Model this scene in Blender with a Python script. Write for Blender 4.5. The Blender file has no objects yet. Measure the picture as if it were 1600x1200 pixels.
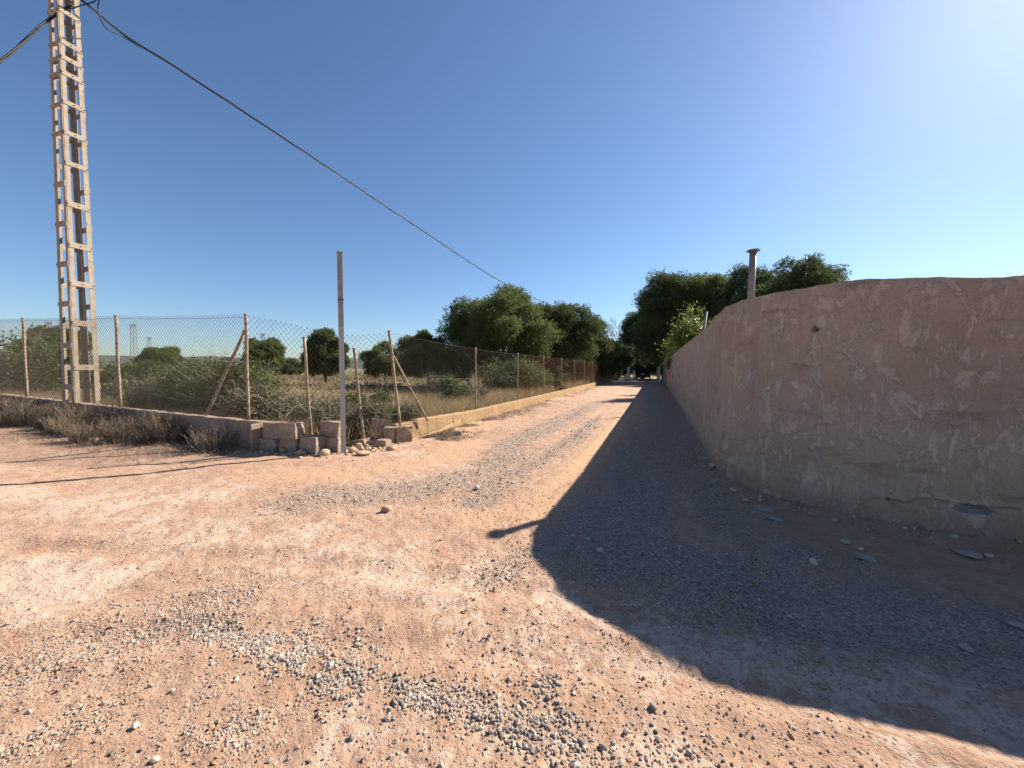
import bpy, math, random
import numpy as np
from mathutils import Vector

R = math.radians
scene = bpy.context.scene
C = scene.collection

# ------------------------------------------------------------------ camera
CAM_H, FPX, PITCH = 1.6, 600.0, math.atan(24.5 / 600.0)
cd = bpy.data.cameras.new("camera"); cam = bpy.data.objects.new("camera", cd); C.objects.link(cam)
cd.sensor_width = 36.0; cd.lens = 36.0 * FPX / 1600.0
cd.clip_start = 0.05; cd.clip_end = 20000
cam.location = (0, 0, CAM_H); cam.rotation_euler = (R(90) - PITCH, 0, 0)
scene.camera = cam
# ------------------------------------------------------------------ sky, sun, exposure
SUN_AZ, SUN_EL = R(57), R(36)
w = bpy.data.worlds.new("World"); scene.world = w; w.use_nodes = True
nt = w.node_tree; nt.nodes.clear()
sk = nt.nodes.new('ShaderNodeTexSky'); sk.sky_type = 'NISHITA'; sk.sun_disc = False
sk.sun_elevation = SUN_EL; sk.sun_rotation = SUN_AZ
sk.altitude = 50; sk.air_density = 1.0; sk.dust_density = 0.34; sk.ozone_density = 6.0
bg = nt.nodes.new('ShaderNodeBackground'); bg.inputs[1].default_value = 0.061
ow = nt.nodes.new('ShaderNodeOutputWorld')
nt.links.new(sk.outputs[0], bg.inputs[0]); nt.links.new(bg.outputs[0], ow.inputs[0])
sd = bpy.data.lights.new("sun", 'SUN'); sd.energy = 5.0; sd.angle = R(0.53); sd.color = (1.0, 0.92, 0.80)
sun = bpy.data.objects.new("sun", sd); C.objects.link(sun)
SUND = Vector((math.sin(SUN_AZ) * math.cos(SUN_EL), math.cos(SUN_AZ) * math.cos(SUN_EL), math.sin(SUN_EL)))
sun.rotation_euler = (-SUND).to_track_quat('-Z', 'Y').to_euler(); sun.location = SUND * 60
vs = scene.view_settings
vs.view_transform = 'Standard'; vs.look = 'None'; vs.gamma = 1.0; vs.use_curve_mapping = False
vs.exposure = 1.25
scene.cycles.max_bounces = 6; scene.cycles.transparent_max_bounces = 6

# ------------------------------------------------------------------ helpers
def ray(px, py):
    u = (px - 800.0) / FPX; v = (600.0 - py) / FPX
    c, s = math.cos(PITCH), math.sin(PITCH)
    return np.array([u, c + v * s, -s + v * c])
def at(px, py, Y):                       # the point seen at a pixel, Y metres ahead
    d = ray(px, py); t = Y / d[1]
    return np.array([d[0] * t, Y, CAM_H + d[2] * t])
def gp(px, py, z=0.0):                   # the point of the level z seen at a pixel
    d = ray(px, py); t = (z - CAM_H) / d[2]
    return np.array([d[0] * t, d[1] * t, z])

def h2(ix, iy, seed):
    n = (ix.astype(np.int64) * 374761393 + iy.astype(np.int64) * 668265263 + seed * 974634777) & 0xFFFFFFFF
    n = ((n ^ (n >> 13)) * 1274126177) & 0xFFFFFFFF
    n = n ^ (n >> 16)
    return (n & 0xFFFFFF) / float(0xFFFFFF)
def vnoise(x, y, seed=0):
    x = np.asarray(x, float); y = np.asarray(y, float)
    x0 = np.floor(x); y0 = np.floor(y); fx = x - x0; fy = y - y0
    fx = fx * fx * (3 - 2 * fx); fy = fy * fy * (3 - 2 * fy)
    x0 = x0.astype(np.int64); y0 = y0.astype(np.int64)
    a = h2(x0, y0, seed); b = h2(x0 + 1, y0, seed); c = h2(x0, y0 + 1, seed); d = h2(x0 + 1, y0 + 1, seed)
    return (a * (1 - fx) + b * fx) * (1 - fy) + (c * (1 - fx) + d * fx) * fy
def fbm(x, y, seed=0, octv=4, lac=2.03, gain=0.5):
    s = 0.0; a = 1.0; t = 0.0
    for o in range(octv):
        s = s + a * vnoise(x, y, seed + o * 17); t += a; a *= gain; x = x * lac + 3.1; y = y * lac + 1.7
    return s / t
def sstep(a, b, x):
    t = np.clip((x - a) / (b - a), 0, 1); return t * t * (3 - 2 * t)
def pdist(x, y, pts):                    # distance to a polyline in plan
    best = np.full(np.shape(x), 1e9)
    for (ax, ay), (bx, by) in zip(pts[:-1], pts[1:]):
        dx, dy = bx - ax, by - ay; L = dx * dx + dy * dy + 1e-12
        t = np.clip(((x - ax) * dx + (y - ay) * dy) / L, 0, 1)
        best = np.minimum(best, np.hypot(x - ax - t * dx, y - ay - t * dy))
    return best

def mesh_np(name, V, F, attrs=None, smooth=False):
    V = np.ascontiguousarray(V, dtype=np.float32)
    me = bpy.data.meshes.new(name)
    Fs = F if isinstance(F, list) else [F]
    Fs = [np.ascontiguousarray(f, dtype=np.int32) for f in Fs if len(f)]
    me.vertices.add(len(V)); me.vertices.foreach_set('co', V.ravel())
    nl = sum(f.size for f in Fs); npoly = sum(len(f) for f in Fs)
    me.loops.add(nl); me.loops.foreach_set('vertex_index', np.concatenate([f.ravel() for f in Fs]))
    st = []; o = 0
    for f in Fs:
        st.append(o + np.arange(len(f)) * f.shape[1]); o += f.size
    me.polygons.add(npoly); me.polygons.foreach_set('loop_start', np.concatenate(st).astype(np.int32))
    me.polygons.foreach_set('use_smooth', np.full(npoly, bool(smooth)))
    if attrs:
        for k, a in attrs.items():
            at_ = me.attributes.new(k, 'FLOAT', 'POINT'); at_.data.foreach_set('value', np.ascontiguousarray(a, dtype=np.float32))
    me.update(calc_edges=True); me.validate()
    return me
def obj(name, me, m=None, parent=None, **props):
    o = bpy.data.objects.new(name, me); C.objects.link(o)
    if m is not None and me is not None and not me.materials: me.materials.append(m)
    if parent is not None: o.parent = parent
    for k, v in props.items(): o[k] = v
    return o
def thing(name, label, cat, loc=(0, 0, 0), group=None, rz=0.0):
    o = bpy.data.objects.new(name, None); C.objects.link(o); o.empty_display_size = 0.2
    o.location = [float(v) for v in loc]; o.rotation_euler = (0, 0, rz)
    o['label'] = label; o['category'] = cat
    if group: o['group'] = group
    return o
def tag(o, label, cat, group=None):
    o['label'] = label; o['category'] = cat
    if group: o['group'] = group
    return o
def copy_tree(o, parent=None):
    c = o.copy(); C.objects.link(c); c.parent = parent
    for ch in list(o.children): copy_tree(ch, c)
    return c

class MB:
    """collects shapes into one mesh"""
    def __init__(s): s.V = []; s.Q = []; s.T = []; s.n = 0; s.A = []
    def add(s, V, Q=None, T=None, a=0.0):
        V = np.asarray(V, float)
        if Q is not None and len(Q): s.Q.append(np.asarray(Q) + s.n)
        if T is not None and len(T): s.T.append(np.asarray(T) + s.n)
        s.V.append(V); s.n += len(V)
        s.A.append(np.broadcast_to(np.asarray(a, float), (len(V),)))
    def box(s, x0, x1, y0, y1, z0, z1):
        V = [(x, y, z) for z in (z0, z1) for y in (y0, y1) for x in (x0, x1)]
        s.add(V, [(0, 2, 3, 1), (4, 5, 7, 6), (0, 1, 5, 4), (2, 6, 7, 3), (0, 4, 6, 2), (1, 3, 7, 5)])
    def beam(s, p0, p1, wa, wb, side, w1a=None, w1b=None):
        p0 = np.array(p0, float); p1 = np.array(p1, float); d = p1 - p0; d /= np.linalg.norm(d)
        a = np.array(side, float); a = a - d * a.dot(d); a /= np.linalg.norm(a); b = np.cross(d, a)
        w1a = wa if w1a is None else w1a; w1b = wb if w1b is None else w1b
        V = []
        for p, A, B in ((p0, wa, wb), (p1, w1a, w1b)):
            for sa, sb in ((-1, -1), (1, -1), (1, 1), (-1, 1)): V.append(p + a * sa * A / 2 + b * sb * B / 2)
        s.add(V, [(3, 2, 1, 0), (4, 5, 6, 7), (0, 1, 5, 4), (1, 2, 6, 5), (2, 3, 7, 6), (3, 0, 4, 7)])
    def tube(s, P, r, n=6, a=0.0, cap=True):
        P = np.asarray(P, float); k = len(P); r = np.broadcast_to(np.asarray(r, float), (k,))
        T = np.gradient(P, axis=0); T /= (np.linalg.norm(T, axis=1, keepdims=True) + 1e-9)
        ref = np.array([0, 0, 1.0]) if abs(T[:, 2]).mean() < 0.8 else np.array([1.0, 0, 0])
        A = np.cross(T, ref); A /= (np.linalg.norm(A, axis=1, keepdims=True) + 1e-9); B = np.cross(T, A)
        th = np.arange(n) * 2 * math.pi / n
        V = P[:, None, :] + r[:, None, None] * (np.cos(th)[None, :, None] * A[:, None, :] + np.sin(th)[None, :, None] * B[:, None, :])
        i = np.arange(k - 1)[:, None] * n; j = np.arange(n)[None, :]; j2 = (j + 1) % n
        Q = np.stack([i + j, i + j2, i + n + j2, i + n + j], -1).reshape(-1, 4)
        V = V.reshape(-1, 3)
        T3 = []
        if cap:
            V = np.vstack([V, P[0], P[-1]]); c0, c1 = k * n, k * n + 1
            T3 = [(c0, (q + 1) % n, q) for q in range(n)] + [(c1, (k - 1) * n + q, (k - 1) * n + (q + 1) % n) for q in range(n)]
        s.add(V, Q, T3, a)
    def mesh(s, name, smooth=False, attr=None):
        F = []
        if s.Q: F.append(np.vstack(s.Q))
        if s.T: F.append(np.vstack(s.T))
        return mesh_np(name, np.vstack(s.V), F, {attr: np.concatenate(s.A)} if attr else None, smooth)
    def build(s, name, m, parent=None, smooth=False, attr=None, **props):
        return obj(name, s.mesh(name, smooth, attr), m, parent, **props)

# ------------------------------------------------------------------ materials
class NT:
    def __init__(s, name):
        s.m = bpy.data.materials.new(name); s.m.use_nodes = True; s.t = s.m.node_tree; s.t.nodes.clear()
        s.out = s.t.nodes.new('ShaderNodeOutputMaterial'); s.p = s.t.nodes.new('ShaderNodeBsdfPrincipled')
        s.t.links.new(s.p.outputs[0], s.out.inputs[0])
        s.p.inputs['Specular IOR Level'].default_value = 0.2
    def set(s, i, v):
        if hasattr(v, 'is_linked') or hasattr(v, 'links'): s.t.links.new(v, i)
        else:
            i.default_value = (tuple(v) + (1.0,) if isinstance(v, (tuple, list)) and len(v) == 3 and i.type == 'RGBA' else v)
    def attr(s, n): a = s.t.nodes.new('ShaderNodeAttribute'); a.attribute_name = n; return a.outputs['Fac']
    def coord(s): return s.t.nodes.new('ShaderNodeTexCoord').outputs['Object']
    def xyz(s, x, y, z=0.0):
        n = s.t.nodes.new('ShaderNodeCombineXYZ'); s.set(n.inputs[0], x); s.set(n.inputs[1], y); s.set(n.inputs[2], z); return n.outputs[0]
    def mapv(s, v, sc): n = s.t.nodes.new('ShaderNodeMapping'); s.t.links.new(v, n.inputs[0]); n.inputs['Scale'].default_value = sc; return n.outputs[0]
    def noise(s, v, scale, detail=5, rough=0.55, dist=0.0, col=False):
        n = s.t.nodes.new('ShaderNodeTexNoise'); s.t.links.new(v, n.inputs['Vector'])
        n.inputs['Scale'].default_value = scale; n.inputs['Detail'].default_value = detail
        n.inputs['Roughness'].default_value = rough; n.inputs['Distortion'].default_value = dist
        return n.outputs['Color' if col else 'Fac']
    def voro(s, v, scale, out='Distance', feat='F1'):
        n = s.t.nodes.new('ShaderNodeTexVoronoi'); n.feature = feat; s.t.links.new(v, n.inputs['Vector']); n.inputs['Scale'].default_value = scale
        return n.outputs[out]
    def math(s, op, a, b=0.5, c=0.5, clamp=False):
        n = s.t.nodes.new('ShaderNodeMath'); n.operation = op; n.use_clamp = clamp
        s.set(n.inputs[0], a); s.set(n.inputs[1], b)
        if op in ('MULTIPLY_ADD',): s.set(n.inputs[2], c)
        return n.outputs[0]
    def ss(s, v, a, b, lo=0.0, hi=1.0):
        n = s.t.nodes.new('ShaderNodeMapRange'); n.interpolation_type = 'SMOOTHSTEP'; s.set(n.inputs[0], v)
        n.inputs[1].default_value = a; n.inputs[2].default_value = b; n.inputs[3].default_value = lo; n.inputs[4].default_value = hi
        return n.outputs[0]
    def mix(s, f, a, b, mode='MIX'):
        n = s.t.nodes.new('ShaderNodeMix'); n.data_type = 'RGBA'; n.blend_type = mode
        s.set(n.inputs[0], f); s.set(n.inputs[6], a); s.set(n.inputs[7], b); return n.outputs[2]
    def bump(s, hgt, dist, strength=1.0):
        n = s.t.nodes.new('ShaderNodeBump'); s.set(n.inputs['Height'], hgt); n.inputs['Distance'].default_value = dist
        n.inputs['Strength'].default_value = strength; s.t.links.new(n.outputs[0], s.p.inputs['Normal']); return n
    def done(s, col, rough=0.9, metal=0.0):
        s.set(s.p.inputs['Base Color'], col); s.set(s.p.inputs['Roughness'], rough); s.set(s.p.inputs['Metallic'], metal); return s.m

def m_dirt():
    n = NT('dirt'); v = n.coord()
    g = n.attr('gravel'); p = n.attr('pale'); o = n.attr('sand')
    big = n.noise(v, 0.9, 4); mid = n.noise(v, 5.0, 6, 0.62); fine = n.noise(v, 38, 5, 0.7); vf = n.noise(v, 150, 3, 0.7)
    base = n.mix(n.ss(big, .38, .62), (.43, .272, .182), (.50, .328, .224))
    base = n.mix(n.ss(mid, .42, .62), base, (.385, .22, .14))
    # packed pale dust: mottled, broken patches
    pm = n.math('MULTIPLY_ADD', n.math('SUBTRACT', n.noise(v, 13, 7, 0.72, 0.5), .5), 1.9, p)
    pm = n.math('MULTIPLY_ADD', n.math('SUBTRACT', n.noise(v, 2.2, 5, 0.62, 0.4), .5), 1.6, pm)
    pm = n.ss(pm, .40, .80, 0, .85)
    base = n.mix(pm, base, (.63, .475, .365))
    sm = n.ss(n.math('MULTIPLY_ADD', n.math('SUBTRACT', mid, .5), 1.0, o), .4, .8, 0, .85)
    base = n.mix(sm, base, (.52, .315, .18))
    # fine gravel bedded in the dirt
    gm = n.math('MULTIPLY_ADD', n.math('SUBTRACT', n.noise(v, 3.0, 6, 0.65), .5), 1.3, g)
    gm = n.ss(gm, .36, .88, 0, .85)
    cell = n.voro(v, 75, 'Color'); sep = n.t.nodes.new('ShaderNodeSeparateColor'); n.t.links.new(cell, sep.inputs[0])
    gcol = n.mix(sep.outputs[0], (.17, .138, .112), (.58, .47, .38))
    pick = n.math('GREATER_THAN', sep.outputs[1], n.math('SUBTRACT', 1.0, n.math('MULTIPLY', gm, .93)))
    base = n.mix(n.math('MULTIPLY', pick, .9), base, gcol)
    # scattered grit everywhere
    c2 = n.voro(v, 48, 'Color'); s2 = n.t.nodes.new('ShaderNodeSeparateColor'); n.t.links.new(c2, s2.inputs[0])
    d2 = n.voro(v, 48)
    grit = n.math('MULTIPLY', n.math('GREATER_THAN', s2.outputs[0], .80), n.math('LESS_THAN', d2, .34))
    base = n.mix(n.math('MULTIPLY', grit, .75), base, n.mix(s2.outputs[1], (.12, .085, .07), (.45, .37, .31)))
    base = n.mix(n.ss(fine, .35, .68, 0, .45), base, (.27, .155, .10))
    base = n.mix(n.ss(vf, .35, .75, 0, .22), base, (.58, .44, .35))
    # height
    dd = n.voro(v, 75)
    hgt = n.math('MULTIPLY', n.math('SUBTRACT', .5, dd), n.math('MULTIPLY', pick, .9))
    hgt = n.math('ADD', hgt, n.math('MULTIPLY', grit, n.math('SUBTRACT', .5, d2)))
    hgt = n.math('ADD', hgt, n.math('MULTIPLY', fine, .9)); hgt = n.math('ADD', hgt, n.math('MULTIPLY', mid, 1.3))
    hgt = n.math('ADD', hgt, n.math('MULTIPLY', vf, .3))
    n.bump(hgt, .020, 1.0)
    return n.done(base, .95)

def m_field():
    n = NT('field_soil'); v = n.coord()
    a = n.noise(v, .25, 6, .65); b = n.noise(v, 3, 6, .65)
    c = n.mix(n.ss(a, .4, .6), (.19, .145, .085), (.13, .115, .062))
    c = n.mix(n.ss(b, .4, .65), c, (.24, .185, .115))
    n.bump(b, .08); return n.done(c, 1.0)

def m_stucco(name, dark, light, pale, streak=1.0, bumpd=.012):
    n = NT(name); s = n.attr('ws'); z = n.attr('wz'); v = n.xyz(s, z, 0.0)
    sm = n.noise(n.mapv(v, (1.5, 1.0, 1)), 3.4, 8, .70, .6)
    st = n.noise(n.mapv(v, (4.2, 1.2, 1)), 2.9, 7, .68, .5)
    big = n.noise(v, .8, 4)
    f = n.noise(v, 30, 5, .7); ff = n.noise(v, 130, 3, .7)
    c = n.mix(n.ss(big, .35, .65), dark, light)
    m1 = n.ss(sm, .50, .585, 0, .48); m2 = n.ss(st, .51, .60, 0, .58 * streak)
    c = n.mix(m1, c, pale); c = n.mix(m2, c, pale)
    c = n.mix(n.ss(n.noise(n.mapv(v, (.8, 2.6, 1)), 1.7, 5, .6, 1.0), .56, .70, 0, .55), c, tuple(x * .62 for x in dark))
    c = n.mix(n.ss(n.noise(n.mapv(v, (3.2, .35, 1)), 1.1, 5, .65, .4), .55, .75, 0, .4), c, (.16, .145, .13))
    c = n.mix(n.ss(f, .35, .7, 0, .25), c, tuple(x * .7 for x in dark))
    # darker brown towards the foot of the wall, with an uneven edge
    foot = n.ss(n.math('ADD', z, n.math('MULTIPLY', n.math('SUBTRACT', sm, .5), .6)), .10, .42, .65, 0)
    c = n.mix(foot, c, (.25, .175, .13))
    pt = n.attr('patch'); c = n.mix(pt, c, (.21, .19, .18))
    hgt = n.math('ADD', n.math('MULTIPLY', m1, .55), n.math('MULTIPLY', m2, .45))
    hgt = n.math('ADD', hgt, n.math('MULTIPLY', f, .5)); hgt = n.math('ADD', hgt, n.math('MULTIPLY', ff, .18))
    hgt = n.math('ADD', hgt, n.math('MULTIPLY', sm, .8))
    n.bump(hgt, bumpd * 1.4, 1.0)
    return n.done(c, .92)

def m_render(name, a, b, stain):          # cement render of the low walls, streaked
    n = NT(name); s = n.attr('ws'); z = n.attr('wz'); v = n.xyz(s, z, 0.0)
    c = n.mix(n.ss(n.noise(v, 1.6, 6, .6), .35, .65), a, b)
    st = n.noise(n.mapv(v, (6.0, .5, 1)), 1.4, 5, .65)
    c = n.mix(n.ss(st, .48, .68, 0, .75), c, stain)
    c = n.mix(n.ss(n.noise(v, 22, 6, .7), .4, .7, 0, .35), c, tuple(x * .55 for x in a))
    hgt = n.math('ADD', n.noise(v, 14, 6, .7), n.math('MULTIPLY', n.noise(v, 70, 3, .7), .3))
    n.bump(hgt, .02); return n.done(c, .95)

def m_block():
    n = NT('cement_block'); v = n.coord()
    c = n.mix(n.ss(n.noise(v, 7, 5, .6), .35, .65), (.32, .235, .17), (.44, .335, .25))
    oi = n.t.nodes.new('ShaderNodeObjectInfo').outputs['Random']
    c = n.mix(n.math('MULTIPLY', oi, .6), c, (.40, .315, .235))
    c = n.mix(n.ss(n.noise(v, 45, 5, .7), .4, .7, 0, .5), c, (.17, .12, .09))
    c = n.mix(n.ss(n.noise(v, 4, 5, .7), .55, .66, 0, .7), c, (.46, .39, .31))
    n.bump(n.noise(v, 40, 6, .75), .025); return n.done(c, .95)
def m_simple(name, a, b, scale=20, rough=.85, bump=.004, metal=0.0, spots=None):
    n = NT(name); v = n.coord()
    c = n.mix(n.ss(n.noise(v, scale, 6, .65), .35, .65), a, b)
    if spots: c = n.mix(n.ss(n.noise(v, spots[1], 5, .7), spots[2], spots[2] + .12, 0, .9), c, spots[0])
    if bump: n.bump(n.noise(v, scale * 3, 4, .7), bump)
    return n.done(c, rough, metal)
def m_leaf(name, dark, light, transl=.3, rough=.6):
    n = NT(name); t = n.attr('tint')
    c = n.mix(t, dark, light)
    n.done(c, rough)
    tr = n.t.nodes.new('ShaderNodeBsdfTranslucent'); n.set(tr.inputs[0], n.mix(.5, c, light))
    mx = n.t.nodes.new('ShaderNodeMixShader'); mx.inputs[0].default_value = transl
    n.t.links.new(n.p.outputs[0], mx.inputs[1]); n.t.links.new(tr.outputs[0], mx.inputs[2]); n.t.links.new(mx.outputs[0], n.out.inputs[0])
    return n.m
def m_stone():
    n = NT('stone'); t = n.attr('tint'); v = n.coord()
    c = n.mix(t, (.17, .14, .118), (.60, .49, .40))
    c = n.mix(n.ss(n.noise(v, 90, 4, .7), .4, .7, 0, .4), c, (.30, .22, .17))
    n.bump(n.noise(v, 120, 4, .7), .003); return n.done(c, .85)

M = dict(
    dirt=m_dirt(), field=m_field(),
    stucco=m_stucco('wall_stucco', (.355, .262, .193), (.425, .322, .244), (.56, .468, .38)),
    low_brown=m_render('old_render', (.30, .21, .155), (.38, .28, .21), (.19, .15, .125)),  # brown render, own colour of the left wing wall
    low_ochre=m_render('ochre_render', (.34, .215, .105), (.385, .265, .15), (.18, .135, .083)),  # ochre render, own colour of the wall along the lane
    block=m_block(), stone=m_stone(),
    sandstone=m_simple('tan_stone', (.36, .25, .165), (.47, .34, .235), 14, .9, .006),
    clod=m_simple('dirt_clod', (.33, .19, .122), (.46, .30, .20), 30, .95, .003),
    post=m_simple('rusty_painted_steel', (.34, .285, .205), (.26, .20, .14), 9, .75, .002, 0, ((.16, .07, .035), 14, .50)),
    rust=m_simple('rust', (.13, .065, .04), (.20, .10, .055), 30, .9, .002),
    wire=m_simple('weathered_wire', (.10, .085, .075), (.17, .13, .10), 15, .8, 0),
    wire_rust=m_simple('rusty_wire', (.15, .065, .040), (.20, .09, .055), 6, .9, 0),
    galv=m_simple('galvanised_steel', (.36, .355, .33), (.43, .425, .395), 5, .55, .001, 0, ((.27, .245, .20), 7, .62)),
    galv_rust=m_simple('stained_steel', (.25, .235, .205), (.31, .295, .26), 6, .7, .001, 0),
    concrete=m_simple('pylon_steel', (.345, .285, .215), (.285, .23, .172), 6, .75, .001, 0, ((.21, .15, .10), 9, .55)),
    cable=m_simple('black_cable', (.018, .019, .022), (.03, .03, .033), 20, .5, 0),
    bark=m_simple('bark', (.10, .075, .06), (.17, .135, .11), 12, .95, .02),
    twig=m_simple('dry_twig', (.25, .195, .145), (.34, .27, .205), 5, .95, 0),
    pipe=m_simple('grey_pipe', (.17, .16, .145), (.23, .215, .195), 8, .6, .002, .1, ((.22, .17, .13), 13, .58)),
    pine=m_leaf('pine_needles', (.045, .068, .023), (.185, .220, .072), .32),
    pine_dark=m_leaf('dark_needles', (.032, .052, .021), (.130, .165, .058), .28),
    broad=m_leaf('broad_leaves', (.055, .095, .020), (.19, .235, .06), .40, .45),
    bush=m_leaf('bush_leaves', (.034, .055, .017), (.130, .160, .050), .28),
    olive=m_leaf('grey_green_leaves', (.07, .075, .04), (.185, .18, .105), .25),
    dry=m_leaf('dry_grass', (.19, .135, .07), (.46, .35, .195), .35, .9),
    drydark=m_leaf('dead_brush', (.115, .085, .062), (.27, .21, .155), .15, .95),
    hill=m_simple('hill_scrub', (.06, .075, .06), (.09, .10, .075), .02, 1.0, 0),
    car_paint=m_simple('black_car_paint', (.012, .013, .016), (.016, .017, .02), 3, .3, 0),
    car_glass=m_simple('dark_glass', (.02, .025, .03), (.03, .035, .04), 3, .1, 0),
    tyre=m_simple('tyre_rubber', (.015, .015, .015), (.022, .022, .022), 20, .9, 0),
    red=m_simple('red_lens', (.30, .015, .012), (.35, .02, .015), 5, .3, 0),
    white=m_simple('white_paint', (.70, .69, .65), (.78, .77, .73), 4, .7, 0),
    slate=m_simple('grey_slab', (.24, .215, .185), (.33, .30, .26), 12, .85, .004),
)

# ------------------------------------------------------------------ plan of the place
LD = np.array([.349, .937]); LD /= np.linalg.norm(LD)                  # direction of the lane
# tall wall, visible face: from beyond the right edge, round the bend, up the lane
WALL = [(9.5, 1.2), (7.2, 2.35), (5.6, 3.0), (4.75, 3.36), (4.4, 3.50), (3.96, 3.74), (3.58, 4.10), (3.27, 4.55), (3.09, 5.02), (3.06, 5.45), (3.16, 5.85), (4.11, 8.38)]
WALL.append((4.11 + .3725 * (46.5 - 8.38), 46.5))
LW = [(-3.98, 7.24), (-5.26, 7.64), (-8.99, 8.81), (-13.0, 10.3), (-30.0, 16.3)]     # low wall, left wing (centre line)
LL = [(-2.66, 8.28), (-2.04, 9.5), (-1.2, 11.6), (-1.2 + .3725 * (56 - 11.6), 56.0)]   # low wall along the lane

RUTS = [[tuple(gp(a, b)[:2]) for a, b in pp] for pp in (
    ((1000, 612), (985, 640), (905, 740), (800, 800), (620, 858), (330, 905), (0, 940), (-500, 990)),
    ((975, 612), (945, 640), (840, 718), (690, 775), (420, 828), (100, 855), (-400, 890)),
    ((1700, 1165), (1350, 1095), (1000, 1045), (700, 1010), (400, 990), (0, 1000)),
    ((1700, 1010), (1300, 985), (1000, 955), (700, 905), (420, 870), (0, 850)))]
def zg(x, y):
    x = np.asarray(x, float); y = np.asarray(y, float)
    z = .05 * np.clip(-x - 5.6, 0, 11) * sstep(60, 30, y)
    z = z + .05 * (fbm(x * .35, y * .35, 5, 3) - .5) * np.clip((np.hypot(x, y)) / 6, .3, 1)
    r = np.hypot(x, y)
    near = sstep(26, 12, r)
    z = z + near * (.026 * (fbm(x * 1.7, y * 1.7, 11, 3) - .5) + .024 * (fbm(x * 7, y * 7, 21, 3) - .5))
    z = z + sstep(9, 5, r) * .016 * (fbm(x * 21, y * 21, 23, 3) - .5)
    for P in RUTS: z = z + near * (-.016 * np.exp(-(pdist(x, y, P) / .11) ** 2) + .008 * np.exp(-((pdist(x, y, P) - .2) / .07) ** 2))
    z = z + .055 * np.exp(-(pdist(x, y, WALL) / .16)) * (.3 + 1.2 * fbm(x * 3, y * 3, 25, 3)) * sstep(20, 14, y)
    return z
def zg1(x, y): return float(zg(np.array([x]), np.array([y]))[0])

def pl(*pp): return [tuple(gp(a, b)[:2]) for a, b in pp]
G_A = pl((1018, 612), (1046, 655), (1012, 700), (1000, 760), (935, 850), (1050, 885), (1200, 925), (1380, 960), (1600, 1010))
G_A2 = pl((1046, 655), (1090, 745), (1150, 830), (1330, 890))
G_B = pl((940, 628), (870, 660), (800, 692), (775, 735), (650, 765), (480, 780))
G_C = pl((930, 655), (890, 690), (800, 740), (745, 780))
G_D = pl((60, 1040), (180, 1000), (330, 950))
G_E = pl((770, 905), (830, 860), (880, 830))
G_F = pl((300, 1150), (400, 1120)); G_G = pl((40, 1170), (160, 1110))
P_A = pl((220, 800), (480, 850), (700, 905), (850, 965), (1050, 1005), (1300, 1065), (1560, 1110))
P_B = pl((0, 900), (110, 920)); P_C = pl((620, 700), (720, 735), (600, 760))
P_D = pl((520, 1130), (720, 1170), (1050, 1180), (1250, 1190)); P_E = pl((0, 780), (200, 790), (330, 770))
S_A = pl((860, 790), (900, 740), (990, 640)); S_B = pl((740, 810), (850, 800)); S_C = pl((760, 660), (700, 715), (560, 740), (440, 745))
S_D = pl((960, 800), (1020, 880), (1100, 950))
def gauss(x, y, P, wd): return np.exp(-(pdist(x, y, P) / wd) ** 2)
def gravel_f(x, y):
    sp = .5
    g = np.maximum.reduce([gauss(x, y, G_A, .75), .75 * gauss(x, y, G_A2, .55), 1.0 * gauss(x, y, G_B, .55), .95 * gauss(x, y, G_C, .38), .62 * gauss(x, y, G_D, .42),
                           .75 * gauss(x, y, G_E, .22), .6 * gauss(x, y, G_F, .12), .6 * gauss(x, y, G_G, .16)])
    ld = np.abs((x - 3.06) * LD[1] - (y - 5.45) * LD[0])
    far = sstep(9, 16, y)
    g = np.maximum(g, far * .62 * np.exp(-((ld - 1.0) / 1.0) ** 2)); g = np.maximum(g, far * .5 * np.exp(-((ld - 4.3) / .5) ** 2))
    return g
def pale_f(x, y):
    return np.maximum.reduce([.62 * gauss(x, y, P_A, .7), gauss(x, y, P_B, .5), .55 * gauss(x, y, P_C, .6), .5 * gauss(x, y, P_D, .25), .7 * gauss(x, y, P_E, .7),
                              sstep(14, 22, y) * .45 + 0 * x])
def sand_f(x, y):
    return np.maximum.reduce([gauss(x, y, S_A, .38), gauss(x, y, S_B, .35), .85 * gauss(x, y, S_C, .6), .7 * gauss(x, y, S_D, .22), .3 + 0 * x])

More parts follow.
